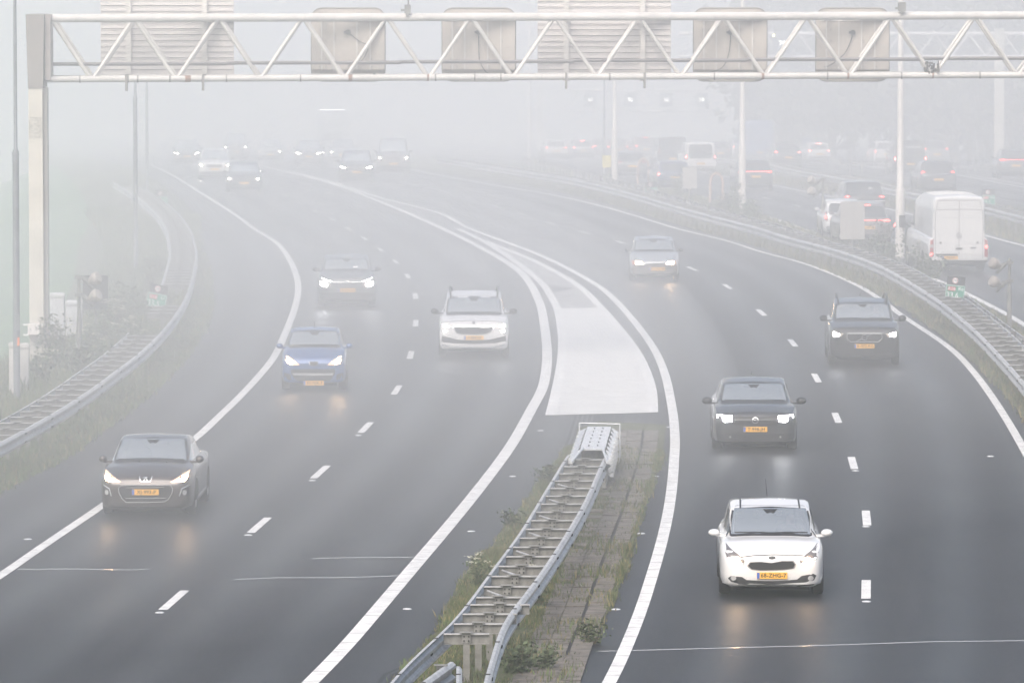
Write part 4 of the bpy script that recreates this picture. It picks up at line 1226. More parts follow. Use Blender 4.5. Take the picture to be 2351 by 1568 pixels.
glass = mat("car_glass", (0.54, 0.59, 0.62), 0.08, 0.6, spec=0.9, coat=1.0)
glass_rear = mat("car_glass_dark", (0.08, 0.088, 0.095), 0.12, 0.4, spec=0.6)
gasket = mat("black_trim", (0.015, 0.015, 0.017), 0.45)
blackp = mat("black_plastic", (0.018, 0.018, 0.02), 0.6, var=.1, scale=20)
under = mat("under_black", (0.006, 0.006, 0.007), 0.9)
chrome = mat("chrome", (0.75, 0.76, 0.78), 0.18, 0.9)
rubber = mat("tyre_rubber", (0.012, 0.012, 0.013), 0.75)
rim_m = mat("rim_metal", (0.32, 0.33, 0.35), 0.3, 0.7)
lens = mat("lamp_lens", (0.42, 0.42, 0.43), 0.12, 0.3, spec=.8, emit=(1.0, 0.72, 0.45), estr=0.25)  # faint emission in the lens paints a warm halo round the bulb
lens_warm = mat("lamp_lens_warm", (0.42, 0.40, 0.38), 0.12, 0.3, spec=.8, emit=(1.0, 0.55, 0.28), estr=1.1)  # stronger lens emission, the painted halo of the warm headlamps
lens_dark = mat("lamp_lens_dark", (0.10, 0.10, 0.11), 0.12, spec=.8)
amber = mat("amber_lens", (0.45, 0.16, 0.06), 0.3)
plate_y = mat("plate_yellow", (0.78, 0.42, 0.06), 0.45)
plate_b = mat("plate_blue", (0.05, 0.14, 0.45), 0.45)
plate_k = mat("plate_black", (0.02, 0.02, 0.02), 0.5)
warm = mat("lamp_warm", (1, 1, 1), 0.3, emit=(1.0, 0.64, 0.34), estr=75.0)
white_l = mat("lamp_white_light", (1, 1, 1), 0.3, emit=(0.97, 0.98, 1.0), estr=35.0)
cool_far = mat("lamp_far", (1, 1, 1), 0.3, emit=(1.0, 0.93, 0.8), estr=70.0)
drl = mat("running_light", (1, 1, 1), 0.3, emit=(1, 1, 1), estr=18.0)
tail_on = mat("tail_lit", (0.5, 0.02, 0.02), 0.3, emit=(1.0, 0.10, 0.08), estr=6.0)
tail_far = mat("tail_lit_far", (0.5, 0.02, 0.02), 0.3, emit=(1.0, 0.16, 0.14), estr=13.0)
tail_off = mat("tail_dark_red", (0.30, 0.015, 0.015), 0.25)
drip = mat("fog_lamp", (0.55, 0.55, 0.55), 0.15, 0.4)
seam = mat("panel_gap", (0.02, 0.02, 0.022), 0.8)
PAINT = {}
def paint_m(name, c, rough=.28, metal=0.0):
    return mat("car_paint_" + name, c, rough, metal, coat=1.0, spec=.5)
P_white = paint_m("white", (0.66, 0.66, 0.66)); P_dgrey = paint_m("dark_grey", (0.055, 0.057, 0.062), .3, .5)
P_black = paint_m("black", (0.028, 0.029, 0.032), .28, .5); P_blue = paint_m("blue", (0.045, 0.105, 0.27), .3, .3)
P_brown = paint_m("dark_brown", (0.065, 0.053, 0.05), .3, .5); P_silver = paint_m("silver", (0.42, 0.44, 0.46), .3, .5)
P_grey = paint_m("grey", (0.16, 0.165, 0.17), .3, .4); P_red = paint_m("dark_red", (0.16, 0.04, 0.04)); P_navy = paint_m("navy", (0.02, 0.035, 0.10))
P_taupe = paint_m("taupe", (0.19, 0.175, 0.17), .3, .3)

def pip(poly, x, y):
    c = False; n = len(poly)
    for i in range(n):
        a, b = poly[i], poly[i - 1]
        if (a[1] > y) != (b[1] > y) and x < (b[0] - a[0]) * (y - a[1]) / (b[1] - a[1]) + a[0]: c = not c
    return c

def stroke(pts, w, closed=False):
    pts = [Vector(p) for p in pts]
    if closed: pts = pts + [pts[0], pts[1]]
    L, R = [], []
    for i, p in enumerate(pts):
        a, b = pts[max(0, i - 1)], pts[min(len(pts) - 1, i + 1)]
        t = (b - a).normalized(); n = Vector((-t.y, t.x)) * w / 2
        L.append(p + n); R.append(p - n)
    return L, R

class Car:
    def __init__(s, name, label, cat, group, paint, W, L, Ht, zn, cowl, rf, re, tail, beltr, rw=.76, z0=.19, nose=.72, wr=.32, fax=.85, rax=None, detail=True, crown=.03, wheel_w=.20, zfn=None, boxy=False):
        s.W, s.L, s.Ht, s.paint, s.cowl_z, s.crown = W, L, Ht, paint, cowl[1], crown
        s.fax = fax; s.rax = rax if rax else L - .85
        w = W / 2
        zf = zn - .17 if zfn is None else zfn
        s.top = [(0, zf), (.04, zn - .09), (.12, zn - .02), (.22, zn), (cowl[0] * .6, (zn + cowl[1]) / 2 + .035), (cowl[0], cowl[1]), (rf[0], rf[1]), ((rf[0] * 2 + re[0]) / 3, Ht), (re[0], re[1]), (tail[0], tail[1]), (L - .04, tail[1] - .10), (L, tail[1] - .22)]
        s.body = [(0, zf), (.04, zn - .09), (.12, zn - .02), (.22, zn), (cowl[0] * .6, (zn + cowl[1]) / 2 + .035), (cowl[0], cowl[1]), (L * .6, (cowl[1] + beltr) / 2 + .01), (max(tail[0], L - .25), beltr), (L - .04, tail[1] - .10 if not boxy else beltr), (L, tail[1] - .22 if not boxy else beltr)]
        if boxy:
            s.top = s.top[:8] + [(re[0], re[1]), (L - .06, re[1] - .03), (L, re[1] - .10)]
        s.plan = [(0, nose), (.03, nose + .09), (.08, nose + .15), (.16, .93), (.3, .97), (.6, .995), (1.2, 1.0), (L - .8, 1.0), (L - .35, .975), (L - .12, .93), (L - .04, .86), (L, .79)]
        if boxy: s.plan = s.plan[:8] + [(L - .1, .99), (L - .03, .965), (L, .93)]
        s.zb = [(0, z0 + .06), (.08, z0 + .01), (.3, z0), (L - .4, z0), (L - .1, z0 + .04), (L, z0 + .12)]
        ys = [0, .015, .03, .05, .08, .12, .16, .22, .3, .4, .5] + [.5 + i * .1 for i in range(1, int((L - 1.1) / .1) + 1)] + [L - .5, L - .4, L - .3, L - .22, L - .16, L - .12, L - .08, L - .05, L - .03, L - .015, L]
        ys = sorted(set(round(y, 3) for y in ys if 0 <= y <= L))
        rings = []
        for y in ys:
            pw = w * lerp_tab(s.plan, y); zt = sm(s.top, y, .03); zb_ = min(zt, sm(s.body, y, .03)); z0_ = lerp_tab(s.zb, y)
            ch = max(0.0, zt - zb_); zs = zb_ - .07 * min(1, ch * 3 + .6)
            half = [(0, z0_), (.5 * pw, z0_), (.86 * pw, z0_), (.96 * pw, z0_ + .05), (.99 * pw, z0_ + .14), (pw, z0_ + (zs - z0_) * .45), (pw, z0_ + (zs - z0_) * .62), (.992 * pw, z0_ + (zs - z0_) * .8), (.972 * pw, zs - .02), (.935 * pw, zs + .03), (.88 * pw, zb_ + .0)]
            t = min(1.0, ch / .22); t = t * t * (3 - 2 * t)
            bw = .88 * w * min(1, lerp_tab(s.plan, y)); rwid = rw * w * (1 if not boxy else lerp_tab(s.plan, y))
            xs_h = (.84, .80, .775, .75, .44, 0)
            cab = [(bw + (rwid - bw) * .30, zb_ + .30 * ch), (bw + (rwid - bw) * .62, zb_ + .62 * ch), (rwid, zb_ + .90 * ch), (rwid * .91, zb_ + .975 * ch), (rwid * .6, zt), (0, zt + .018)]
            for hx, (cx_, cz_) in zip(xs_h, cab):
                hz_ = zb_ + crown * (1 - hx * hx * 1.3) * min(1, y / .3)
                half.append((hx * pw * (1 - t) + cx_ * t, hz_ * (1 - t) + cz_ * t))
            rings.append((y, half))
        mb = MB(); nh = len(rings[0][1]); vs = []; n = 2 * nh - 2
        for y, hf in rings:
            full = hf + [(-x, z) for x, z in hf[-2:0:-1]]
            vs += [(x, y, z) for x, z in full]
        fs = []
        for j in range(len(rings) - 1):
            for i in range(n):
                k = (i + 1) % n
                fs.append((j * n + i, (j + 1) * n + i, (j + 1) * n + k, j * n + k))
        for base, rev in ((0, False), ((len(rings) - 1) * n, True)):
            for i in range(nh - 1):
                a, b = base + i, base + i + 1
                c, d = base + (n - i - 1) % n, base + (n - i) % n
                q = [a, b, c, d]
                q2 = []
                for t_ in q:
                    if t_ not in q2: q2.append(t_)
                if len(q2) > 2: fs.append(tuple(q2 if not rev else q2[::-1]))
        mb.add(vs, fs)
        s.bvh = BVHTree.FromPolygons([Vector(v) for v in vs], fs)
        s.root = root(name, (0, 0, 0), label, cat, group)
        s.off = Vector((0, -fax, 0))
        s.body_o = mb.build("body", [paint], s.root, True, loc=s.off)
        s.rwid, s.rf_y, s.cowl_y = rw * w, rf[0], cowl[0]
        mb = MB(); mb.box((0, (.45 + L - .35) / 2, z0 - .02), (W - .5, L - .8, .12), 0); mb.build("underbody_shade", [under], s.root, loc=s.off)  # black box added below the body to deepen the contact shadow
        s.wheels(wr, wheel_w, z0)
    def part(s, mb, name, mats, parent=None, smooth=False):
        par = parent or s.root
        return mb.build(name, mats, par, smooth, loc=s.off if parent is None else None)
    def wheels(s, r, ww, z0):
        for y in (s.fax, s.rax):
            for sd in (-1, 1):
                x = sd * (s.W / 2 - ww / 2 - .008)
                mb = MB(); h = ww / 2
                mb.lathe([(r * .62, -h * .9), (r * .9, -h), (r * .98, -h * .75), (r, -h * .3), (r, h * .3), (r * .98, h * .75), (r * .9, h), (r * .62, h * .9)], (x, y, r), 'x', 22)
                t = s.part(mb, "wheel", [rubber], None, True)
                mb = MB(); xo = x + sd * (h * .72)
                mb.lathe([(0, xo + sd * .01), (r * .14, xo + sd * .01), (r * .16, xo - sd * .02), (r * .56, xo - sd * .01), (r * .64, xo + sd * .02)], (0, y, r), 'x', 22, 0)
                for k in range(5):
                    a = 2 * pi * k / 5 + .3
                    mb.box((xo + sd * .01, y + cos(a) * r * .35, r + sin(a) * r * .35), (.02, r * .42, .045), 0, M=Matrix.Rotation(a, 3, 'X'))
                mb.build("rim", [rim_m], t, True)
                # dark wheel housing on the flank
                pts = [(y + cos(a) * (r + .055), r + sin(a) * (r + .055)) for a in [pi * i / 12 for i in range(13)]] + [(y - r - .055, z0 + .03), (y + r + .055, z0 + .03)]
                pts = [(a, b) for a, b in pts]
                poly = pts[:13][::-1] + [(y + r + .055, z0 + .035), (y - r - .055, z0 + .035)]
                poly = [(y - (r + .055), z0 + .035)] + pts[:13][::-1] + [(y + (r + .055), z0 + .035)]
                s.patch(poly, "wheel_housing", under, view='r' if sd > 0 else 'l', off=.004, depth=.01)
    def hit(s, view, a, b):
        if view == 'f': o, d = Vector((a, -2, b)), Vector((0, 1, 0))
        elif view == 'b': o, d = Vector((a, s.L + 2, b)), Vector((0, -1, 0))
        elif view == 't': o, d = Vector((a, b, 5)), Vector((0, 0, -1))
        elif view == 'r': o, d = Vector((4, a, b)), Vector((-1, 0, 0))
        else: o, d = Vector((-4, a, b)), Vector((1, 0, 0))
        loc, n, i, dist = s.bvh.ray_cast(o, d)
        if loc is None:
            near = o + d * (2.05 if view in 'fb' else 3.2)
            loc, n, i, dist = s.bvh.find_nearest(near)
        return loc, d
    def proj(s, tris, view, off, depth, mb, mi):
        pts, fs = tris
        front, back = [], []
        for p in pts:
            loc, d = s.hit(view, p[0], p[1])
            front.append(loc - d * off); back.append(loc + d * depth)
        n = len(front); mb.add(front + back, [], mi)
        base = len(mb.v) - 2 * n; cnt = {}
        out = []
        for f in fs:
            out.append(tuple(i + base for i in f))
            for i in range(len(f)):
                e = (f[i], f[(i + 1) % len(f)])
                if (e[1], e[0]) in cnt: del cnt[(e[1], e[0])]
                else: cnt[e] = 1
        for a, b in cnt: out.append((a + base, a + base + n, b + base + n, b + base))
        mb.f += out; mb.m += [mi] * len(out)
    def tri(s, poly, grid):
        poly = [Vector((p[0], p[1])) for p in poly]
        # densify outline
        q = []
        for i, a in enumerate(poly):
            b = poly[(i + 1) % len(poly)]; k = max(1, int((b - a).length / (grid * 1.3)))
            q += [a.lerp(b, j / k) for j in range(k)]
        xs, ys_ = [p.x for p in q], [p.y for p in q]
        inner = []
        x = min(xs) + grid / 2
        while x < max(xs):
            y = min(ys_) + grid / 2
            while y < max(ys_):
                if pip([(p.x, p.y) for p in q], x, y): inner.append(Vector((x, y)))
                y += grid
            x += grid
        vs, es, fs, *_ = delaunay_2d_cdt(q + inner, [], [list(range(len(q)))], 1, 1e-4)
        return [(v.x, v.y) for v in vs], [tuple(f) for f in fs]
    def patch(s, poly, name, m, view='f', off=.006, depth=.02, parent=None, mirror=False, grid=.06, smooth=True):
        out = []
        for sg_ in ((1, -1) if mirror else (1,)):
            mb = MB(); s.proj(s.tri([(p[0] * sg_, p[1]) for p in poly], grid), view, off, depth, mb, 0)
            out.append(s.part(mb, name, [m], parent, smooth))
        return out
    def line(s, pts, w, name, m, view='f', off=.008, depth=.01, closed=False, mirror=False, parent=None, grid=.05):
        outs = []
        for sg_ in ((1, -1) if mirror else (1,)):
            q = [Vector((p[0] * sg_, p[1])) for p in pts]
            # densify
            r = []
            for i in range(len(q) - 1 + (1 if closed else 0)):
                a, b = q[i], q[(i + 1) % len(q)]; k = max(1, int((b - a).length / grid)); r += [a.lerp(b, j / k) for j in range(k)]
            if not closed: r.append(q[-1])
            L, R = stroke(r, w, closed)
            n = len(L); verts = [(p.x, p.y) for p in L] + [(p.x, p.y) for p in R]
            fs = [(i, i + 1, n + i + 1, n + i) for i in range(n - 1)]
            mb = MB(); s.proj((verts, fs), view, off, depth, mb, 0)
            outs.append(s.part(mb, name, [m], parent))
        return outs
    def plate(s, z, text, x=0, rear=False, w=.52, h=.11):
        loc, d = s.hit('b' if rear else 'f', x, z)
        for dx in (-.24, .24):
            l2, _ = s.hit('b' if rear else 'f', x + dx, z + .04)
            loc = Vector((loc.x, max(loc.y, l2.y) if rear else min(loc.y, l2.y), loc.z))
        mb = MB(); slab(mb, rrect(w, h, .012, 3), -.012, .02, 0)
        slab(mb, [(-w / 2 + .003, -h / 2 + .004), (-w / 2 + .048, -h / 2 + .004), (-w / 2 + .048, h / 2 - .004), (-w / 2 + .003, h / 2 - .004)], -.014, -.011, 1)
        if text: put(mb, text_geo(text, .098, 1.04), Matrix.Translation((.022, -.0165, 0)), 2)
        M = Matrix.Translation((x, loc.y + (.02 if rear else -.02), z))
        if rear: M = M @ Matrix.Rotation(pi, 4, 'Z')
        mb.v = [tuple(M @ Vector(v)) for v in mb.v]
        s.part(mb, "license_plate", [plate_y, plate_b, plate_k])
    def geo(s, name, m, text, size, x, z, view='f', off=.012):
        loc, d = s.hit(view, x, z)
        mb = MB(); M = Matrix.Translation((x, loc.y - off if view == 'f' else loc.y + off, z))
        if view == 'b': M = M @ Matrix.Rotation(pi, 4, 'Z')
        vs, fs = text_geo(text, size); mb.add([M @ Vector(v) for v in vs] , fs, 0)
        s.part(mb, name, [m])
    def mirror_(s, x, y, z, m, w=.20, h=.145, arm=.10):
        for sd in (-1, 1):
            mb = MB()
            mb.lathe([(0, -.072), (.35, -.069), (.68, -.052), (.9, -.01), (1, .05), (.96, .09), (.0, .095)], n=14, axis='y')
            mb.v = [(v[0] * w / 2 * (1 + .12 * v[2] * 0) + sd * (x + arm + w / 2 - .02), v[1] + y, v[2] * h / 2 + z) for v in mb.v]
            mb.box((sd * (x + arm / 2), y + .03, z - h * .35), (arm + .12, .05, .04), 0)
            s.part(mb, "side_mirror", [m], None, True)
    def side_windows(s, pts, split=(), m=None):
        for v in ('l', 'r'):
            s.patch(pts, "side_window", m or glass_rear, v, .004, .01, grid=.12)
            for y in split: s.line([(y, pts[0][1]), (y + .03, max(p[1] for p in pts) - .01)], .07, "pillar", gasket, v, .007, .01)
    def place(s, x, y, yaw=None, tgt=None, rear=False, scale=1.0):
        p = P(x, y)
        if yaw is None: yaw = 0.0
        s.root.location = p
        slope = -(gz(p.y + 1.3) - gz(p.y - 1.3)) / 2.6
        if rear:
            # shift so that the origin is the rear axle
            for ch in s.root.children: ch.location = (0, -s.rax, 0)
            s.root.rotation_euler = (slope, 0, pi + yaw)
        else:
            s.root.rotation_euler = (-slope, 0, yaw)
        s.root.scale = (scale, scale, scale)
        return s
def lane_yaw(a, b):
    """heading of a car whose lane runs from picture point a to picture point b (b farther)"""
    p, q = P(*a), P(*b)
    return -math.atan2(q.x - p.x, q.y - p.y)

def glass_thru_mat():
    m = glass.copy(); m.name = "car_glass_clear"; nt = m.node_tree
    b = nt.nodes["Principled BSDF"]; out = nt.nodes["Material Output"]
    t = nt.nodes.new("ShaderNodeBsdfTransparent"); t.inputs[0].default_value = (.75, .8, .8, 1)
    mx = nt.nodes.new("ShaderNodeMixShader"); mx.inputs[0].default_value = 0.68
    nt.links.new(t.outputs[0], mx.inputs[1]); nt.links.new(b.outputs[0], mx.inputs[2]); nt.links.new(mx.outputs[0], out.inputs[0])
    return m
glass_thru = glass_thru_mat()
seat_m = mat("seat_cloth", (0.10, 0.10, 0.105), .9); dash_m = mat("dashboard_black", (0.03, 0.03, 0.032), .7); liner = mat("headliner", (0.30, 0.29, 0.28), .9)
def cabin(c):
    y0, z0 = c.cowl_y, c.cowl_z
    w = c.W / 2
    mb = MB(); mb.box((0, y0 + .34, z0 - .06), (w * 1.55, .5, .12), 0); mb.box((w * .36, y0 + .42, z0 + .02), (.34, .2, .07), 0); c.part(mb, "dashboard", [dash_m])
    for sx in (-1, 1):
        mb = MB(); slab(mb, rrect(.50, .66, .12), y0 + 1.30, y0 + 1.44, 0, (sx * w * .40, z0 - .12)); slab(mb, rrect(.27, .18, .06), y0 + 1.34, y0 + 1.43, 0, (sx * w * .40, z0 + .30)); mb.tube((sx * w * .40 - .06, y0 + 1.38, z0 + .15), (sx * w * .40 - .06, y0 + 1.38, z0 + .25), .01); mb.tube((sx * w * .40 + .06, y0 + 1.38, z0 + .15), (sx * w * .40 + .06, y0 + 1.38, z0 + .25), .01)
        mb.box((sx * w * .40, y0 + 1.05, z0 - .5), (.5, .5, .16), 0)
        c.part(mb, "front_seat", [seat_m])
    mb = MB(); mb.box((0, y0 + 2.3, z0 - .08), (w * 1.3, .14, .5), 0); c.part(mb, "rear_seat", [seat_m])
    mb = MB(); R_ = .18; pts = [Vector((w * .38 + R_ * cos(a), y0 + .72 + R_ * .35 * sin(a), z0 - .02 + R_ * .93 * sin(a))) for a in [2 * pi * i / 20 for i in range(21)]]
    for a_, b_ in zip(pts, pts[1:]): mb.tube(a_, b_, .017, n=6, cap=False)
    mb.tube(pts[0], pts[10], .016, n=6); mb.tube((w * .38, y0 + .72, z0 - .02), pts[15], .016, n=6); c.part(mb, "steering_wheel", [dash_m])
    mb = MB(); mb.box((0, y0 + .92, c.Ht - .24), (.22, .03, .06), 0); mb.tube((0, y0 + .9, c.Ht - .2), (0, y0 + .88, c.Ht - .13), .012); c.part(mb, "rear_view_mirror", [dash_m])
def driver(c, label, shirt):
    """a seated figure with both hands on the wheel, grown as one skinned surface"""
    y0, z0, x = c.cowl_y, c.cowl_z, c.W / 2 * .40
    hip = Vector((x, y0 + 1.12, z0 - .36)); chest = Vector((x, y0 + 1.16, z0 + .02)); neck = Vector((x, y0 + 1.13, z0 + .17)); head = Vector((x, y0 + 1.10, z0 + .31))
    P_ = [hip, (hip + chest) / 2 + Vector((0, .02, 0)), chest, neck, head - Vector((0, 0, .03)), head + Vector((0, .01, .06))]; R_ = [(.16, .12), (.15, .11), (.17, .11), (.055, .055), (.075, .09), (.07, .08)]
    E_ = [(0, 1), (1, 2), (2, 3), (3, 4), (4, 5)]
    def add(pts, rs, root_):
        prev = root_
        for q, r in zip(pts, rs): P_.append(q); R_.append((r, r)); E_.append((prev, len(P_) - 1)); prev = len(P_) - 1
    for sx in (-1, 1):
        sh = chest + Vector((sx * .19, 0, .07)); el = Vector((x + sx * .27, y0 + 1.0, z0 - .14)); ha = Vector((x + sx * .165 - .01, y0 + .74, z0 + .03))
        add([sh, el, ha, ha + Vector((-sx * .02, -.05, .02))], [.055, .045, .035, .032], 2)
        kn = Vector((x + sx * .14, y0 + .62, z0 - .30)); ft = Vector((x + sx * .14, y0 + .30, z0 - .60))
        add([hip + Vector((sx * .1, -.03, -.03)), kn, ft], [.085, .07, .05], 0)
    me = bpy.data.meshes.new("body"); me.from_pydata([tuple(q + c.off) for q in P_], E_, []); o = bpy.data.objects.new("tmp", me); col.objects.link(o)
    m = o.modifiers.new("s", 'SKIN'); m.use_smooth_shade = True; o.modifiers.new("u", 'SUBSURF').levels = 1
    for v, r in zip(me.skin_vertices[0].data, R_): v.radius = r; v.use_root = False
    me.skin_vertices[0].data[0].use_root = True
    dg = bpy.context.evaluated_depsgraph_get(); bm_ = bpy.data.meshes.new_from_object(o.evaluated_get(dg)); bpy.data.objects.remove(o)
    bm_.materials.clear(); skin = mat("skin", (0.42, 0.26, 0.2), .6); bm_.materials.append(shirt); bm_.materials.append(skin)
    for f in bm_.polygons:
        z = f.center.z; y = f.center.y - c.off.y
        f.material_index = 1 if (z > neck.z - .01 or (y < y0 + .86 and z > z0 - .12)) else 0
    d = root("person", c.root.location, label, "person"); d.rotation_euler = c.root.rotation_euler
    b = link("body", bm_, d)
    mb = MB(); mb.lathe([(.088, -.01), (.092, .04), (.075, .09), (.04, .115), (0, .12)], (head.x, head.y + c.off.y + .025, head.z + .0), n=14); mb.build("hair", [mat("hair_brown", (0.06, 0.04, 0.03), .8)], d, True)
    mb = MB()
    for sx in (-1, 1): mb.box((head.x + sx * .03, head.y + c.off.y - .088, head.z + .02), (.022, .008, .01), 0)
    mb.build("eyes", [dash_m], d)
def windscreen(c, xb, zb, xt, zt, bow=.03, wiper=True, frame=.035, m=None, mirror_z=True):
    """xb,zb lower corners; xt,zt upper corners"""
    zb = max(zb, c.cowl_z + c.crown * .45 + .014); bow = -(c.crown * .45)
    if wiper: xb, xt = c.W / 2 * .75 + .012, c.rwid * .91 + .008
    def outline(e):
        return [(-xb - e, zb - e * .7), (-xb * .5, zb - bow - e * .7), (0, zb - bow * 1.2 - e * .7), (xb * .5, zb - bow - e * .7), (xb + e, zb - e * .7), (xb + e * .9 - (xb - xt) * .5 + .01, (zb + zt) / 2), (xt + e, zt + e * .3), (xt * .9 + e * .5, zt + e * .7 + .012), (0, zt + .022 + e * .7), (-xt * .9 - e * .5, zt + e * .7 + .012), (-xt - e, zt + e * .3), (-xb - e * .9 + (xb - xt) * .5 - .01, (zb + zt) / 2)]
    if wiper:
        # open the body behind the glass and furnish the cabin
        me = c.body_o.data; bm = bmesh.new(); bm.from_mesh(me)
        o2 = outline(0)
        kill = [f for f in bm.faces if c.cowl_y - .02 < f.calc_center_median().y < c.rf_y + .05 and f.normal.y < 0 and f.normal.z > .2 and pip(o2, f.calc_center_median().x, f.calc_center_median().z)]
        bmesh.ops.delete(bm, geom=kill, context='FACES'); bm.to_mesh(me); bm.free()
        ring = [Vector(q) for q in outline(0.0)]
        c.line([tuple(q) for q in ring], .06, "windscreen_frame", gasket, 'f', .014, .012, closed=True, grid=.03)
        cabin(c)
    else:
        c.patch(outline(frame), "windscreen_frame", gasket, 'f', .010, .01, grid=.06)
    g = c.patch(outline(0), "windscreen", (glass_thru if wiper else glass), 'f', .024, .008, grid=.06)[0]
    c.patch([(-.13, zt + .005), (.13, zt + .005), (.06, zt - .06), (-.06, zt - .06)], "sensor_patch", gasket, 'f', .026, .004, parent=None, grid=.08)
    if wiper:
        c.line([(-xb * .9, zb + .03), (-xb * .2, zb + .035), (xb * .05, zb + .02)], .018, "wiper", gasket, 'f', .03, .006)
        c.line([(-xb * .05, zb + .025), (xb * .45, zb + .035), (xb * .92, zb + .03)], .018, "wiper", gasket, 'f', .03, .006)
def seam_hood(c, pts, w=.008): c.line(pts, w, "bonnet_gap", seam, 'f', .004, .006, mirror=False)

FRONT = "cars coming towards the camera"
# ---------------------------------------------------------------- 1 white hatchback, nearest on the right
def zf(s, cx, yb, k_, slope=.1075):
    """front-view reading: enlargement -> (x, z)"""
    return lambda zx, zy, yl=0.0: ((zx - cx) / s, (yb - zy) / s - slope * yl)
a = zf(397., 622, 1006, 1)
c = Car("hatchback", "white hatchback with orange plate, the nearest car on the right road", "car", FRONT, P_white, 1.79, 4.31, 1.475, .82, (1.0, .935), (1.78, 1.385), (3.65, 1.38), (4.2, 1.02), .98, rw=.755, z0=.19, nose=.74)
windscreen(c, .68, .985, .575, 1.365)
c.line([a(400, 722, .1), a(500, 712, .05), a(620, 707, .05), a(740, 708, .05), a(832, 706, .1)], .010, "bonnet_gap", seam, 'f')
c.line([a(315, 640, .5), a(345, 690, .3), a(400, 722, .1)], .008, "bonnet_gap", seam, 'f', mirror=True)
gp = [a(x, y) for x, y in ((452, 782), (470, 757), (540, 754), (620, 762), (690, 748), (765, 748), (782, 772), (770, 800), (700, 810), (620, 814), (540, 816), (480, 808))]
gp = [(x + .003, z) for x, z in gp]
c.patch(gp, "grille_surround", chrome, 'f', .008, .02)
cx0 = sum(p[0] for p in gp) / len(gp); cz0 = sum(p[1] for p in gp) / len(gp)
c.patch([(cx0 + (x - cx0) * .955, cz0 + (z - cz0) * .88) for x, z in gp], "grille", blackp, 'f', .013, .01)
hl = [a(x, y, .15) for x, y in ((808, 740), (850, 700), (905, 665), (932, 640), (938, 690), (925, 725), (880, 750), (820, 766))]
for l in c.patch(hl, "headlight", mat("lamp_lens_grey", (0.16, 0.15, 0.15), 0.12, 0.2, spec=.8), 'f', .012, .03, mirror=True, grid=.05):
    pass
for sx in (1, -1):
    o = [(sx * (.60 + .055 * cos(t)), .665 + .045 * sin(t)) for t in [2 * pi * i / 12 for i in range(12)]]
    c.patch(o, "bulb", warm, 'f', .035, .004, grid=.03)
c.line([(.50, .60), (.62, .635), (.74, .70)], .012, "running_light", drl, 'f', .018, .004, mirror=True)
lo = [a(x, y) for x, y in ((325, 868), (345, 852), (420, 858), (450, 878), (560, 884), (620, 884), (700, 882), (790, 874), (820, 850), (900, 835), (920, 848), (905, 880), (850, 892), (760, 898), (620, 908), (480, 910), (400, 905), (345, 890))]
c.patch(lo, "lower_intake", blackp, 'f', .006, .02)
for sx in (1, -1):
    o = [(sx * .655 + .05 * cos(t), .355 + .042 * sin(t)) for t in [2 * pi * i / 12 for i in range(12)]]
    c.patch(o, "fog_light", drip, 'f', .016, .01, grid=.03)
c.patch([(.06 * cos(t), .700 + .024 * sin(t)) for t in [2 * pi * i / 16 for i in range(16)]], "badge", blackp, 'f', .010, .01, grid=.03)
c.geo("badge_lettering", chrome, "KIA", .042, 0, .700)
c.line([a(290, 920), a(420, 937), a(520, 930), a(620, 932), a(740, 930), a(840, 916), a(960, 905)], .02, "bumper_lip", seam, 'f', .003, .01)
c.plate(.40, "68-ZHG-7")
c.mirror_(.80, 1.25, 1.0, P_white, .21, .13, .08)
c.line([(-.51, 1.8), (-.50, 2.6), (-.52, 3.6)], .03, "roof_strip", gasket, 't', .004, .01, mirror=True)
mb = MB(); mb.tube((-.02, 3.3, 1.46), (-.04, 3.62, 1.72), .008, .004, n=6); c.part(mb, "antenna", [gasket])
c.side_windows([(1.15, 1.0), (1.5, 1.02), (3.5, 1.08), (3.6, 1.2), (3.1, 1.34), (1.95, 1.33)], (2.3,))
c.place(1770, 1362, lane_yaw((1770, 1362), (1752, 1160)) + .012)
driver(c, "driver with both hands on the wheel of the nearest white hatchback", mat("shirt_dark", (0.06, 0.06, 0.07), .9))

# ---------------------------------------------------------------- 2 dark grey car with bright square lamps
k = 4.611; sc = 2121 / 460.
a = zf(103.5 * 1.63335 * 4.611, 950, 1500 - 0, 1)     # enlargement of 460 px to 2121
def A2(x, y, yl=0.0): return ((x - 950) / 779.5, (1512 - y) / 779.5 - .085 * yl)
c = Car("hatchback", "dark grey hatchback with glaring square headlamps behind the nearest white hatchback", "car", FRONT, P_dgrey, 1.86, 4.37, 1.46, .86, (.98, .985), (1.78, 1.37), (3.55, 1.38), (4.25, 1.02), 1.0, rw=.74, z0=.17, nose=.76)
windscreen(c, .70, 1.0, .585, 1.345)
c.patch([A2(*p) for p in ((575, 905), (950, 912), (1325, 900), (1340, 1010), (1310, 1050), (950, 1060), (590, 1055), (570, 1010))], "grille", blackp, 'f', .007, .02)
c.patch([A2(*p) for p in ((235, 1190), (560, 1205), (950, 1210), (1350, 1200), (1670, 1180), (1655, 1290), (1400, 1325), (950, 1330), (500, 1325), (250, 1300))], "lower_intake", blackp, 'f', .006, .02)
c.line([A2(*p) for p in ((250, 1310), (500, 1332), (950, 1338), (1400, 1332), (1660, 1300))], .012, "bumper_lip", P_grey, 'f', .008, .01)
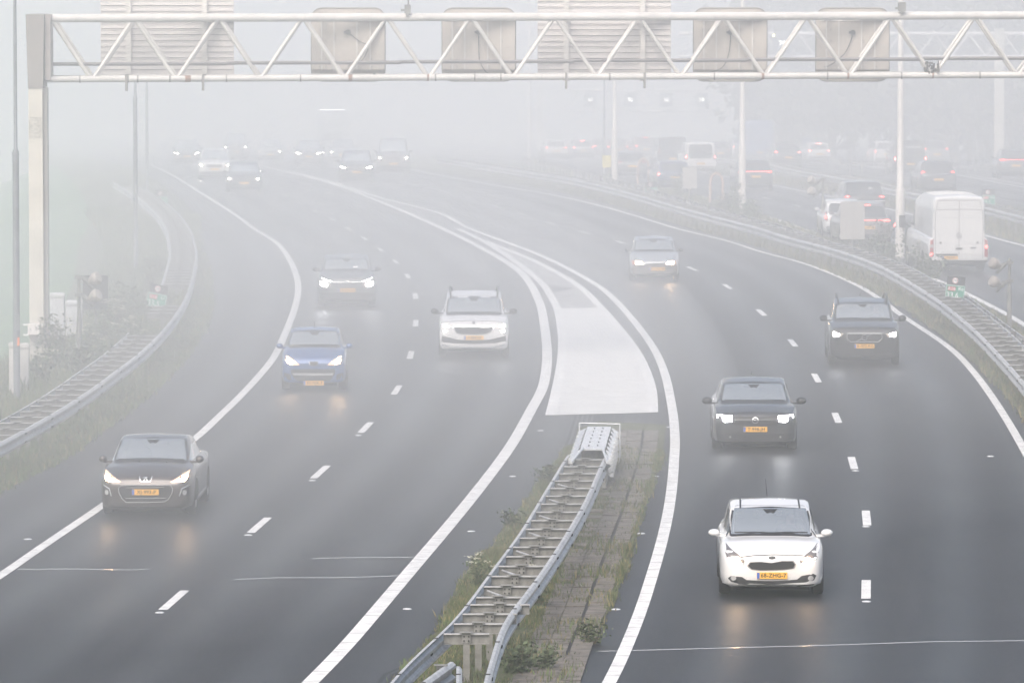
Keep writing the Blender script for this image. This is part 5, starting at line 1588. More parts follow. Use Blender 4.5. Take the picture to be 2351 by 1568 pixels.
for sx in (1, -1):
    q = c.patch([(sx * x, z) for x, z in ((.48, .775), (.84, .80), (.84, .72), (.77, .70), (.72, .65), (.49, .67))], "headlight", lens_dark, 'f', .008, .02)[0]
    c.patch([(sx * x, z) for x, z in ((.50, .755), (.72, .76), (.71, .68), (.66, .65), (.51, .66))], "bulb", white_l, 'f', .016, .006, grid=.05)
    c.line([(sx * .50, .778), (sx * .82, .80), (sx * .825, .74)], .02, "running_light", drl, 'f', .018, .004)
    c.patch([(sx * .545 + .022 * cos(t), .33 + .022 * sin(t)) for t in [2 * pi * i / 10 for i in range(10)]], "sensor", drip, 'f', .014, .01, grid=.03)
c.line([(.062 * cos(t), .69 + .062 * sin(t)) for t in [2 * pi * i / 20 for i in range(20)]], .012, "badge_ring", chrome, 'f', .014, .01, closed=True, grid=.02)
c.line([(-.07, .70), (.015, .705), (-.02, .69), (.05, .69)], .010, "badge_bolt", chrome, 'f', .016, .01, grid=.02)
c.line([A2(330, 640, 0.98), A2(300, 750, .6), A2(240, 860, .1)], .008, "bonnet_gap", seam, 'f', mirror=True)
c.line([(-.75, .835), (-.4, .85), (0, .858), (.4, .85), (.75, .835)], .008, "bonnet_gap", seam, 'f')
c.plate(.495, "T-998-JH")
c.mirror_(.84, 1.18, 1.03, gasket, .23, .16, .10)
mb = MB(); mb.add([(0, 3.3, 1.44), (.02, 3.5, 1.44), (-.02, 3.5, 1.44), (0, 3.5, 1.52)], [(0, 1, 3), (0, 3, 2), (1, 2, 3), (0, 2, 1)]); c.part(mb, "antenna_fin", [gasket])
c.line([(-.62, 1.9), (0, 1.87), (.62, 1.9)], .012, "roof_gap", seam, 't', .004, .008)
c.side_windows([(1.15, 1.02), (3.5, 1.06), (3.6, 1.2), (3.1, 1.34), (1.9, 1.33)], (2.3,), glass_rear)
c.place(1732, 1030, lane_yaw((1730, 1034), (1700, 870)) * .7)

# ---------------------------------------------------------------- 3 dark suv with framed grille
def A3(x, y, yl=0.0): return ((x - 1063) / 725., (1470 - y) / 725. - .073 * yl)
c = Car("suv", "black sport utility car with roof rails and chrome framed grille on the right road", "car", FRONT, P_black, 1.87, 4.43, 1.65, 1.02, (1.05, 1.13), (1.72, 1.56), (3.75, 1.56), (4.3, 1.18), 1.12, rw=.77, z0=.22, nose=.80, wr=.35, crown=.02)
windscreen(c, .70, 1.15, .60, 1.52)
gp = [(-.45, .86), (.45, .86), (.455, .72), (.36, .64), (-.36, .64), (-.455, .72)]
c.patch(gp, "grille", blackp, 'f', .008, .02); c.line(gp, .016, "grille_frame", chrome, 'f', .014, .01, closed=True)
c.line([(.068 * cos(t), .755 + .068 * sin(t)) for t in [2 * pi * i / 20 for i in range(20)]], .014, "badge_ring", chrome, 'f', .018, .01, closed=True, grid=.02)
c.line([(-.22, .645), (-.06, .73)], .014, "grille_bar", chrome, 'f', .015, .01); c.line([(.06, .78), (.2, .855)], .014, "grille_bar", chrome, 'f', .015, .01)
for sx in (1, -1):
    c.patch([(sx * x, z) for x, z in ((.54, .86), (.66, .86), (.84, .92), (.85, .80), (.82, .75), (.62, .77))], "headlight", lens, 'f', .008, .02)
    c.patch([(sx * x, z) for x, z in ((.64, .845), (.81, .90), (.82, .79), (.68, .78))], "bulb", white_l, 'f', .016, .006, grid=.05)
    c.line([(sx * .55, .28), (sx * .7, .33), (sx * .85, .37)], .02, "bumper_crease", P_dgrey, 'f', .006, .01)
c.patch([A3(*p) for p in ((480, 1190), (760, 1230), (1063, 1230), (1400, 1225), (1640, 1170), (1650, 1330), (1400, 1400), (1063, 1410), (720, 1400), (480, 1340))], "lower_intake", blackp, 'f', .005, .02)
c.line([(-.8, .96), (-.45, 1.005), (0, 1.02), (.45, 1.005), (.8, .96)], .010, "bonnet_gap", seam, 'f')
c.plate(.53, "K-972-KG")
c.mirror_(.86, 1.22, 1.18, blackp, .21, .17, .09)
for sx in (-1, 1):
    mb = MB(); q = smooth3([Vector((sx * .63, 1.62, 1.50)), Vector((sx * .65, 1.9, 1.66)), Vector((sx * .655, 2.6, 1.72)), Vector((sx * .64, 3.6, 1.68)), Vector((sx * .62, 3.95, 1.56))])
    for p_, r_ in zip(q, q[1:]): mb.tube(p_, r_, .024, n=6)
    c.part(mb, "roof_rail", [gasket])
mb = MB(); mb.add([(0, 3.3, 1.64), (.02, 3.5, 1.64), (-.02, 3.5, 1.64), (0, 3.5, 1.73)], [(0, 1, 3), (0, 3, 2), (1, 2, 3), (0, 2, 1)]); c.part(mb, "antenna_fin", [gasket])
c.side_windows([(1.2, 1.17), (3.6, 1.22), (3.75, 1.36), (3.2, 1.52), (1.9, 1.50)], (2.4,), glass_rear)
c.place(1982, 836, lane_yaw((1982, 836), (1905, 712)) - .01)
driver(c, "driver with light sleeves at the wheel of the black sport utility car", mat("shirt_light", (0.45, 0.45, 0.46), .9))

# ---------------------------------------------------------------- 4 old silver hatchback
def A4(x, y, yl=0.0): return ((x - 1065) / 838., (1455 - y) / 838. - .07 * yl)
c = Car("hatchback", "old silver grey hatchback with dark bumper, farthest oncoming car on the right road", "car", FRONT, P_silver, 1.64, 3.75, 1.40, .72, (.95, .93), (1.65, 1.30), (3.1, 1.30), (3.6, .95), .9, rw=.76, z0=.2, nose=.80, wr=.28)
windscreen(c, .66, .955, .52, 1.27)
c.patch([A4(*p) for p in ((395, 975), (800, 1000), (1065, 1005), (1330, 1000), (1740, 965), (1745, 1200), (1700, 1320), (1400, 1350), (1065, 1355), (730, 1350), (430, 1320), (390, 1200))], "bumper", mat("grey_bumper", (0.11, 0.105, 0.105), .6), 'f', .010, .03)
c.patch([A4(*p) for p in ((825, 965), (1065, 955), (1385, 948), (1400, 985), (1065, 1002), (840, 1000))], "grille", blackp, 'f', .014, .02)
for sx in (1, -1):
    c.patch([(sx * x, z) for x, z in ((.33, .58), (.40, .66), (.52, .69), (.66, .695), (.66, .56), (.36, .555))], "headlight", lens, 'f', .016, .02)
    c.patch([(sx * x, z) for x, z in ((.36, .58), (.44, .66), (.62, .675), (.62, .565))], "bulb", warm, 'f', .022, .006, grid=.05)
    c.patch([(sx * x, z) for x, z in ((.665, .695), (.755, .69), (.76, .60), (.74, .565), (.665, .56))], "indicator", amber, 'f', .016, .02)
c.line([A4(500, 700, .9), A4(575, 870, .1)], .008, "bonnet_gap", seam, 'f', mirror=True)
c.patch([(-.58, .24), (-.48, .25), (-.5, .225)], "torn_trim", sw, 'f', .016, .01)
c.plate(.415, "RH-RG-38", x=.08)
c.mirror_(.76, 1.15, .98, gasket, .16, .11, .06)
c.line([(-.47, 1.7), (-.48, 3.0)], .02, "roof_strip", seam, 't', .003, .01, mirror=True)
c.side_windows([(1.1, .95), (3.0, .98), (3.1, 1.1), (2.7, 1.26), (1.8, 1.26)], (2.1,), glass_rear)
c.place(1502, 644, lane_yaw((1502, 644), (1420, 570)) - .035)
driver(c, "faintly visible driver of the old silver grey hatchback", mat("shirt_mid", (0.25, 0.24, 0.24), .9))

# ---------------------------------------------------------------- 5 white suv
S5 = (87.5 * 1.63335 * K1)
def A5(x, y, yl=0.0): return ((x - 917) / S5, (908 - y) / S5 - .085 * yl)
c = Car("suv", "white sport utility car with roof rails and black hexagonal grille on the left road", "car", FRONT, P_white, 1.88, 4.7, 1.66, .98, (1.05, 1.10), (1.75, 1.53), (4.0, 1.55), (4.55, 1.15), 1.08, rw=.77, z0=.22, nose=.80, wr=.34)
windscreen(c, .74, 1.125, .625, 1.505)
c.patch([A5(*p) for p in ((768, 690), (850, 682), (917, 690), (985, 680), (1062, 686), (1035, 730), (1000, 745), (917, 748), (835, 746), (795, 736))], "grille_surround", chrome, 'f', .008, .02)
c.patch([A5(*p) for p in ((780, 694), (850, 688), (917, 694), (985, 686), (1050, 691), (1030, 724), (997, 738), (917, 742), (838, 740), (802, 730))], "grille", blackp, 'f', .014, .01)
for sx in (1, -1):
    c.patch([(sx * x, z) for x, z in ((.54, .86), (.84, .93), (.86, .86), (.80, .80), (.60, .82))], "headlight", lens, 'f', .010, .02)
    c.patch([(sx * x, z) for x, z in ((.66, .875), (.83, .915), (.83, .84), (.68, .825))], "bulb", white_l, 'f', .018, .006, grid=.05)
    c.patch([(sx * x, z) for x, z in ((.72, .745), (.82, .75), (.81, .70), (.73, .70))], "fog_lamp", mat("fog_light_lit", (1, 1, 1), .3, emit=(1, .95, .85), estr=25), 'f', .016, .01)
    c.patch([(sx * x, z) for x, z in ((.42, .50), (.84, .60), (.86, .46), (.6, .44))], "side_intake", blackp, 'f', .007, .02)
c.patch([A5(*p) for p in ((700, 752), (760, 778), (917, 785), (1075, 778), (1133, 750), (1125, 790), (1060, 803), (917, 808), (775, 804), (705, 795))], "lower_intake", blackp, 'f', .006, .02)
c.line([A5(*p) for p in ((700, 815), (800, 832), (917, 834), (1040, 832), (1130, 812))], .035, "skid_plate", chrome, 'f', .012, .02)
c.patch([(.035 * cos(t), .945 + .035 * sin(t)) for t in [2 * pi * i / 14 for i in range(14)]], "badge", blackp, 'f', .012, .01, grid=.03)
c.line([(.036 * cos(t), .945 + .036 * sin(t)) for t in [2 * pi * i / 14 for i in range(14)]], .009, "badge_ring", chrome, 'f', .016, .01, closed=True, grid=.02)
c.line([(-.02, .94), (.005, .955), (.025, .94)], .008, "badge_arrow", chrome, 'f', .018, .01, grid=.02)
c.line([(-.85, .96), (-.45, .985), (0, .995), (.45, .985), (.85, .96)], .010, "bonnet_gap", seam, 'f')
c.plate(.55, "P-888-FS")
c.mirror_(.87, 1.25, 1.18, gasket, .22, .16, .09)
for sx in (-1, 1):
    mb = MB(); q = smooth3([Vector((sx * .62, 1.75, 1.52)), Vector((sx * .64, 2.0, 1.67)), Vector((sx * .65, 2.8, 1.72)), Vector((sx * .63, 3.8, 1.68)), Vector((sx * .6, 4.1, 1.56))])
    for p_, r_ in zip(q, q[1:]): mb.tube(p_, r_, .024, n=6)
    c.part(mb, "roof_rail", [gasket])
c.side_windows([(1.25, 1.15), (3.9, 1.2), (4.0, 1.35), (3.5, 1.5), (1.95, 1.48)], (2.5,), glass_rear)
c.place(1088, 818, lane_yaw((1088, 818), (1092, 730)))

# ---------------------------------------------------------------- 6 small blue hatchback
def A6(x, y, yl=0.0): return ((x - 922) / 838., (1475 - y) / 838. - .094 * yl)
c = Car("hatchback", "small bright blue hatchback with slanted headlamps beside the solid left line", "car", FRONT, P_blue, 1.62, 3.45, 1.47, .86, (.78, 1.02), (1.48, 1.40), (2.9, 1.38), (3.35, 1.05), .98, rw=.74, z0=.2, nose=.78, wr=.28, crown=.05)
windscreen(c, .62, 1.03, .52, 1.37, bow=.05)
for sx in (1, -1):
    c.patch([(sx * x, z) for x, z in ((.34, .655), (.47, .77), (.58, .85), (.68, .88), (.70, .80), (.66, .70), (.58, .655), (.45, .65))], "headlight", lens_warm, 'f', .010, .03)
    c.patch([(sx * x, z) for x, z in ((.50, .74), (.60, .83), (.67, .85), (.67, .76), (.62, .69), (.52, .67))], "bulb", warm, 'f', .018, .006, grid=.05)
gp = [A6(*p) for p in ((445, 1040), (470, 1012), (900, 1008), (1340, 1012), (1372, 1040), (1355, 1120), (1300, 1210), (1230, 1255), (920, 1262), (600, 1258), (520, 1200), (460, 1110))]
c.patch(gp, "grille", blackp, 'f', .006, .02)
c.patch([A6(*p) for p in ((480, 1092), (1335, 1094), (1318, 1138), (920, 1146), (505, 1134))], "chrome_bar", chrome, 'f', .016, .02)
for sx in (1, -1):
    c.patch([(sx * x, z) for x, z in ((.56, .42), (.72, .47), (.74, .36), (.66, .28), (.56, .26))], "corner_trim", blackp, 'f', .006, .02)
c.line([A6(330, 1160), A6(360, 1230), A6(500, 1275), A6(920, 1290), A6(1340, 1270), A6(1480, 1225), A6(1500, 1160)], .014, "bumper_crease", mat("blue_edge", (0.06, 0.2, 0.6), .3, coat=1), 'f', .008, .01)
bp_ = [(-.12, .74), (.12, .74), (.10, .67), (.05, .635), (-.05, .635), (-.10, .67)]
c.patch(bp_, "badge", blackp, 'f', .010, .02); c.line(bp_[2:] + bp_[:1], .010, "badge_frame", chrome, 'f', .014, .01)
c.line([(-.34, .655), (0, .64), (.34, .655)], .008, "bonnet_gap", seam, 'f')
c.plate(.21, "53-NJR-3", w=.50)
c.mirror_(.72, .95, 1.06, P_blue, .17, .13, .08)
mb = MB(); mb.tube((-.02, 1.65, 1.47), (-.02, 1.85, 1.62), .014, .004, n=6); c.part(mb, "antenna", [gasket])
c.side_windows([(.95, 1.05), (2.8, 1.08), (2.9, 1.2), (2.5, 1.36), (1.6, 1.36)], (1.9,), glass_rear)
c.line([(-.53, 1.55), (-.54, 2.8)], .02, "roof_strip", seam, 't', .003, .01, mirror=True)
c.place(722, 893, lane_yaw((722, 893), (752, 790)) * .8)

# ---------------------------------------------------------------- 7 dark hatchback with chevron bars
def A7(x, y, yl=0.0): return ((x - 992) / 805., (1465 - y) / 805. - .08 * yl)
c = Car("hatchback", "dark grey hatchback with glaring lamps and two thin chrome bars on its nose", "car", FRONT, P_grey, 1.75, 4.0, 1.52, .94, (.85, 1.06), (1.50, 1.42), (3.3, 1.42), (3.85, 1.05), 1.02, rw=.76, z0=.19, nose=.80, wr=.31)
windscreen(c, .66, 1.075, .56, 1.395)
for sx in (1, -1):
    c.patch([(sx * x, z) for x, z in ((.48, .70), (.55, .80), (.80, .84), (.82, .70), (.72, .62), (.56, .62))], "headlight", lens, 'f', .010, .02)
    c.patch([(sx * x, z) for x, z in ((.56, .74), (.66, .80), (.80, .81), (.80, .70), (.70, .64), (.58, .66))], "bulb", white_l, 'f', .018, .006, grid=.05)
    c.line([(sx * .46, .81), (sx * .6, .845), (sx * .76, .91)], .02, "running_light", drl, 'f', .018, .004)
for dz in (0, -.042):
    c.line([(-.46, .79 + dz), (-.07, .785 + dz), (0, .835 + dz), (.07, .785 + dz), (.46, .79 + dz)], .010, "chrome_bar", chrome, 'f', .014, .01)
c.patch([A7(*p) for p in ((340, 1090), (992, 1080), (1650, 1090), (1640, 1350), (1500, 1420), (992, 1425), (480, 1420), (345, 1350))], "lower_intake", blackp, 'f', .005, .02)
c.plate(.545, "N-009-RH")
c.patch([(.20, 1.165), (.34, 1.17), (.35, 1.21), (.2, 1.21)], "dashboard_paper", sw, 'f', .026, .002)
c.mirror_(.78, 1.02, 1.12, gasket, .20, .14, .08)
c.side_windows([(1.05, 1.08), (3.2, 1.12), (3.3, 1.24), (2.9, 1.4), (1.65, 1.39)], (2.1,), glass_rear)
c.place(796, 704, lane_yaw((796, 704), (790, 640)))

# ---------------------------------------------------------------- 8 dark coupe bottom left
S8 = 118. * 1.63335 * 4.126
def A8(x, y, yl=0.0): return ((x - 800) / S8, (1465 - y) / S8 - .095 * yl)
c = Car("coupe", "dark brown coupe with warm headlamps crossing the solid white line", "car", FRONT, P_brown, 1.82, 4.44, 1.45, .80, (.98, .965), (1.72, 1.40), (3.0, 1.38), (3.75, 1.02), .97, rw=.72, z0=.16, nose=.72, wr=.33, fax=.95, rax=3.58, crown=.06)
windscreen(c, .70, 1.0, .55, 1.375, bow=.05)
for sx in (1, -1):
    c.patch([(sx * x, z) for x, z in ((.47, .695), (.56, .745), (.70, .83), (.82, .895), (.835, .81), (.80, .74), (.72, .695), (.52, .675))], "headlight", lens_warm, 'f', .010, .03)
    c.patch([(sx * x, z) for x, z in ((.64, .735), (.70, .80), (.79, .83), (.80, .77), (.76, .71), (.68, .70))], "bulb", warm, 'f', .018, .006, grid=.05)
    c.patch([(sx * x, z) for x, z in ((.66, .44), (.70, .60), (.83, .63), (.84, .48), (.80, .41))], "fog_light_recess", blackp, 'f', .006, .02)
    c.line([(sx * .66, .42), (sx * .70, .565), (sx * .84, .635)], .022, "chrome_trim", chrome, 'f', .016, .01)
    c.patch([(sx * .755 + .04 * cos(t), .49 + .05 * sin(t)) for t in [2 * pi * i / 12 for i in range(12)]], "fog_light", drip, 'f', .014, .01, grid=.03)
gp = [A8(*p) for p in ((385, 1005), (430, 970), (600, 962), (800, 962), (1000, 960), (1180, 962), (1220, 1010), (1205, 1090), (1150, 1180), (1090, 1215), (800, 1226), (500, 1226), (440, 1170), (392, 1080))]
gp = [(x + .002, z) for x, z in gp]
c.patch(gp, "grille", blackp, 'f', .006, .02); c.line(gp, .013, "grille_frame", chrome, 'f', .012, .01, closed=True)
c.line([A8(510, 1000), A8(1085, 990)], .010, "chrome_bar", chrome, 'f', .014, .01); c.line([A8(495, 1165), A8(1110, 1155)], .010, "chrome_bar", chrome, 'f', .014, .01)
bp_ = [(-.125, .80), (-.10, .715), (-.07, .70), (.07, .70), (.10, .715), (.125, .80)]
c.patch(bp_, "badge", blackp, 'f', .008, .02); c.line(bp_, .014, "badge_frame", chrome, 'f', .014, .01, grid=.03)
c.line([(-.05, .77), (-.01, .782), (.03, .785), (.01, .765), (-.03, .75), (-.01, .735), (-.045, .715)], .012, "badge_figure", chrome, 'f', .016, .01, grid=.02)
c.line([(.0, .76), (.03, .745), (.02, .72), (.045, .72)], .012, "badge_figure", chrome, 'f', .016, .01, grid=.02)
c.plate(.50, "XJ-993-P")
c.mirror_(.82, 1.18, 1.04, P_brown, .17, .15, .06)
for x in (-.2, .33):
    mb = MB(); l_, _ = c.hit('t', x, .88); mb.box((x, .88, l_.z + .01), (.03, .03, .02), 0); c.part(mb, "washer_jet", [gasket])
c.side_windows([(1.15, 1.0), (2.95, 1.02), (3.05, 1.1), (2.8, 1.25), (1.9, 1.27)], (), glass)
c.line([(.95, .30), (3.5, .32)], .02, "sill_strip", chrome, 'r', .006, .01)
c.place(345, 1178, lane_yaw((350, 1178), (480, 1060)) * .85)
# ---------------------------------------------------------------- far oncoming cars on the left road
FARF = "hazy cars far away on the left road"
def far_front(x, y, W, Ht, paint, label, style='round', name="car", lamp=None, yaw=None, L=4.4, zn=None, on=(1, -1)):
    zn = zn or Ht * .56
    c = Car(name, label, "car", FARF, paint, W, L, Ht, zn, (1.0, zn + .12), (1.75, Ht - .1), (L - .8, Ht - .1), (L - .15, Ht * .7), zn + .1, rw=.76, z0=.2, nose=.8)
    windscreen(c, W * .385, zn + .14, W * .31, Ht - .14, wiper=False)
    w = W / 2
    c.patch([(-w * .5, zn - .12), (w * .5, zn - .12), (w * .42, zn - .28), (-w * .42, zn - .28)], "grille", blackp, 'f', .008, .02)
    c.patch([(-w * .9, .42), (w * .9, .42), (w * .86, .26), (-w * .86, .26)], "lower_intake", blackp, 'f', .006, .02)
    for sx in (1, -1):
        if style == 'round':
            hp = [(.58, zn - .24), (.60, zn - .10), (.88, zn - .07), (.90, zn - .2), (.82, zn - .26)]
            bp2 = [(.73, zn - .22), (.73, zn - .13), (.85, zn - .12), (.85, zn - .21)]
        else:
            hp = [(.55, zn - .2), (.57, zn - .12), (.92, zn - .03), (.92, zn - .12), (.8, zn - .2)]
            bp2 = [(.56, zn - .19), (.6, zn - .13), (.9, zn - .06), (.9, zn - .12), (.78, zn - .18)]
        c.patch([(sx * w * a_, b_) for a_, b_ in hp], "headlight", lens, 'f', .010, .02)
        if sx in on: c.patch([(sx * w * a_, b_) for a_, b_ in bp2], "bulb", lamp or cool_far, 'f', .018, .006)
    c.plate(.45 if Ht < 1.6 else .55, "")
    c.mirror_(w * .87, 1.2, zn + .18, gasket, .18, .14, .08)
    c.place(x, y, lane_yaw((x, y), (x - 30, y - 14)) * .3 if yaw is None else yaw)
    return c
far_front(560, 441, 1.76, 1.45, P_black, "hazy dark hatchback leading the far oncoming group on the left road")
far_front(493, 412, 1.80, 1.66, P_white, "hazy white car just behind the leading dark hatchback of the far group")
far_front(818, 419, 1.88, 1.66, P_dgrey, "hazy dark utility car with thin white lamps in the far oncoming group", 'thin')
far_front(903, 398, 1.95, 2.0, P_taupe, "hazy tall van with two glaring lamps, rightmost of the far oncoming group", lamp=cool_far, name="van", L=5.0, zn=1.05)
far_front(430, 379, 1.80, 1.6, P_grey, "leftmost faint car of the far oncoming group, with slanted lamps", 'thin')
far_front(541, 366, 1.85, 1.9, P_grey, "faint tall car with two small lamps right of the leftmost far car")
far_front(620, 370, 1.8, 1.5, P_silver, "barely visible car with one lamp in the far group", on=(1,))
far_front(709, 379, 1.85, 1.6, P_grey, "faint grey car with thin lamps left of the hazy dark sport utility car", 'thin')
far_front(786, 374, 1.85, 1.6, P_silver, "faint car half hidden by the hazy dark utility car")
# lorry, only its roof lights and outline show
def lorry(x, D, label, paint):
    X = (x - CX) / F * D
    r = root("lorry", (X, D, gz(D)), label, "lorry", FARF)
    mb = MB(); slab(mb, rrect(2.4, 2.9, .2), 0, 2.2, 0, (0, 2.3)); mb.build("cab", [paint], r)
    mb = MB(); mb.box((0, 7.5, 2.3), (2.5, 9.5, 2.9), 0); mb.build("trailer", [P_grey], r)
    mb = MB(); slab(mb, rrect(2.1, .9, .1), -.03, .02, 0, (0, 2.75)); mb.build("windscreen", [glass], r)
    mb = MB(); mb.box((0, -.04, 1.5), (1.6, .06, .7), 0); mb.build("grille", [blackp], r)
    mb = MB(); mb.box((0, -.15, 3.72), (2.0, .12, .05), 0); mb.build("roof_light_bar", [mat("roof_lights", (1, 1, 1), .3, emit=(1, 1, 1), estr=6)], r)
    for sd in (-1, 1):
        mb = MB(); mb.box((sd * .95, -.05, .9), (.25, .05, .15), 0); mb.build("headlight", [lens], r)
        for yy in (1.2, 9.5, 10.8):
            mb = MB(); mb.lathe([(.3, -.15), (.5, -.14), (.5, .14), (.3, .15)], (sd * 1.05, yy, .5), 'x', 16); mb.build("wheel", [rubber], r, True)
lorry(762, 505.0, "barely visible lorry with a bright roof light bar far down the left road", P_silver)

# ---------------------------------------------------------------- traffic driving away on the right
REAR = "cars and vans driving away on the opposite road"
def away(x, y, W, Ht, paint, label, name="car", cat="car", kind='hatch', lights='h', L=4.4, plate="", yaw=0.0, lit=True, near=False, z_l=None, boxy=False, hide_l=False, third=False, rw=.76):
    zn = Ht * .58
    if boxy:
        c = Car(name, label, cat, REAR, paint, W, L, Ht, 1.0 if Ht < 2.2 else 1.15, (.8, 1.2 if Ht < 2.2 else 1.4), (1.6, Ht - .12), (L - .05, Ht - .02), (L, Ht - .1), 1.1, rw=.86 if Ht < 2.2 else .88, z0=.25, nose=.8, boxy=True, wr=.33)
    else:
        slope = .55 if kind == 'hatch' else .35
        c = Car(name, label, cat, REAR, paint, W, L, Ht, zn, (1.0, zn + .12), (1.75, Ht - .1), (L - slope - .1, Ht - .07), (L - .12, Ht * .66), Ht * .63, rw=rw, z0=.22, nose=.8)
    w = W / 2; zt = Ht - .16; zw = Ht * .66 if not boxy else Ht * .56
    if not (boxy and Ht > 2.2):
        o = [(-w * .74, zw), (w * .74, zw), (w * .70, (zw + zt) / 2 + .05), (w * .60, zt), (-w * .60, zt), (-w * .70, (zw + zt) / 2 + .05)]
        if boxy: o = [(-w * .72, zw), (-w * .64, zw - .1), (w * .64, zw - .1), (w * .72, zw), (w * .70, zt - .1), (w * .62, zt), (-w * .62, zt), (-w * .70, zt - .1)]
        c.patch(o, "rear_window", glass_rear, 'b', .008, .01, grid=.12)
    TL = tail_on if near else tail_far
    zl = z_l or Ht * .60
    for sx in (1, -1):
        if lights == 'h': q = [(.58, zl - .05), (.60, zl + .045), (.93, zl + .07), (.94, zl - .07)]; e = [(.68, zl - .03), (.70, zl + .025), (.90, zl + .045), (.91, zl - .045)]
        elif lights == 'v': q = [(.80, zl - .22), (.80, zl + .15), (.93, zl + .15), (.95, zl - .22)]; e = [(.84, zl - .12), (.84, zl + .05), (.91, zl + .05), (.92, zl - .12)]
        else: q = [(.55, zl - .02), (.55, zl + .02), (.93, zl + .03), (.93, zl - .05)]; e = q
        c.patch([(sx * w * a_, b_) for a_, b_ in q], "tail_light", tail_off, 'b', .012, .02)
        if lit: c.patch([(sx * w * a_, b_) for a_, b_ in e], "lit_lamp", TL, 'b', .02, .005)
    if lights == 'bar': c.line([(-w * .9, zl), (0, zl + .005), (w * .9, zl)], .02, "light_bar", TL, 'b', .016, .005)
    if third: c.line([(-.16, zt + .045), (.16, zt + .045)], .03, "brake_light", TL, 'b', .02, .01)
    c.patch([(-w * .88, .48), (w * .88, .48), (w * .84, .27), (-w * .84, .27)], "rear_bumper", blackp, 'b', .006, .02)
    c.line([(-w * .7, zw - .12), (0, zw - .13), (w * .7, zw - .12)], .012, "tailgate_gap", seam, 'b', .004, .006)
    c.line([(-w * .6, .31), (w * .6, .31)], .03, "skid_strip", P_silver, 'b', .016, .01)
    c.plate(Ht * .44 if not boxy else .62, plate, rear=True)
    if name != "van" or Ht < 2.2:
        c.side_windows([(1.2, zn + .16), (L - .9, zn + .2), (L - .7, zn + .3), (L - 1.1, Ht - .16), (1.95, Ht - .16)], (2.4,), glass_rear)
    c.mirror_(w * .88, 1.25, zn + .2, paint, .18, .14, .08)
    c.place(x, y, yaw, rear=True)
    return c
# nearest ones first
c = away(1986, 566, 1.87, 1.65, P_taupe, "dark crossover with slanted red lamp bars, right half visible beside the folded grey board", "suv", lights='bar', plate="G-564-VG", near=True, third=True, yaw=.07, rw=.74)
for sx in (1, -1):
    for dx in (0, .13): c.line([(sx * (.60 + dx), .86), (sx * (.66 + dx), .98)], .045, "lit_lamp", tail_on, 'b', .022, .006)
c = away(1934, 546, 1.62, 1.48, P_white, "small white hatchback with one orange lamp, left half visible beside the folded grey board", "hatchback", lights='v', near=True, L=3.5, yaw=.04)
c.patch([(-.62, .75), (.62, .75), (.7, .4), (-.7, .4)], "tailgate_trim", blackp, 'b', .005, .01)
c = away(1980, 503, 1.86, 1.60, P_black, "black sport utility car with small white letters on its rear window", "suv", lights='h', near=True, plate="", yaw=.05)
c.geo("window_lettering", sw, "BO", .13, 0, 1.36, 'b', .016)
c.line([(-.55, .86), (-.05, .86)], .03, "tailgate_lettering", sw, 'b', .012, .004); c.line([(.2, .86), (.42, .86)], .03, "tailgate_lettering", sw, 'b', .012, .004)
c = away(2150, 446, 1.86, 1.62, P_dgrey, "dark sport utility car with two wide red lamps above the white delivery van's roof", "suv", lights='h', near=True, z_l=1.08, yaw=.04)
c.line([(-.4, 1.05), (.4, 1.05)], .02, "chrome_strip", chrome, 'b', .012, .01)
away(1731, 437, 1.83, 1.55, P_dgrey, "dark hatchback with a thin red bar across its tail behind the second lamp post", "hatchback", lights='bar', near=True, yaw=.06)
away(1545, 436, 1.80, 1.44, P_navy, "dark hatchback with a single red dot beside the hazy grey board", "hatchback", lights='v', lit=True, yaw=.08)
c = away(1605, 401, 1.84, 1.84, P_white, "white compact van with a big rear window in the queue", "van", "van", boxy=True, lights='v', z_l=1.05, yaw=.07)
away(1447, 409, 1.80, 1.48, P_grey, "grey hatchback right of a white lamp post in the queue", "hatchback", lit=False, yaw=.09)
away(1275, 367, 1.80, 1.48, P_white, "white hatchback with dark rear window at the left of the queue", "hatchback", yaw=.09)
away(1337, 366, 1.78, 1.48, P_silver, "pale silver hatchback second from the left of the queue", "hatchback", yaw=.09, third=True)
away(1384, 361, 1.75, 1.45, P_grey, "faint grey car behind the dark mast in the queue", "car", yaw=.09)
away(1416, 366, 1.82, 1.55, P_dgrey, "faint dark car crossed by a white lamp post in the queue", "car", yaw=.09)
away(1481, 368, 1.88, 1.75, P_grey, "tall grey car with two small red lamps in the middle of the queue", "suv", lights='h', yaw=.09, third=True)
away(1541, 388, 1.95, 1.95, P_black, "dark van shaped vehicle left of the white compact van", "van", "van", boxy=True, lights='v', lit=False, yaw=.08)
away(1650, 374, 1.78, 1.48, P_grey, "small grey car just right of the white compact van", "car", lit=False, yaw=.08)
away(1704, 369, 1.82, 1.6, P_silver, "silver car with a round red lamp left of the blue truck", "car", lights='h', yaw=.08, z_l=1.0)
c = away(1741, 371, 2.3, 2.9, P_blue, "dark blue box truck rising above the queue behind the second lamp post", "truck", "truck", boxy=True, lights='v', lit=False, L=6.5, yaw=.07)
away(1806, 388, 1.84, 1.58, P_dgrey, "dark car with bright curved red lamps right of the blue truck", "suv", lights='h', z_l=1.02, yaw=.07)
away(1878, 376, 1.65, 1.45, P_white, "small white hatchback with a red brake lamp far out on the outer road", "hatchback", third=True, yaw=.07)
away(2034, 380, 1.78, 1.6, P_white, "white hatchback with tall red lamp left of the black van on the outer road", "hatchback", lights='v', yaw=.06)
c = away(2086, 402, 1.95, 1.95, P_black, "black van with white lettering on its rear, behind the tallest lamp post", "van", "van", boxy=True, lights='v', z_l=.95, yaw=.05)
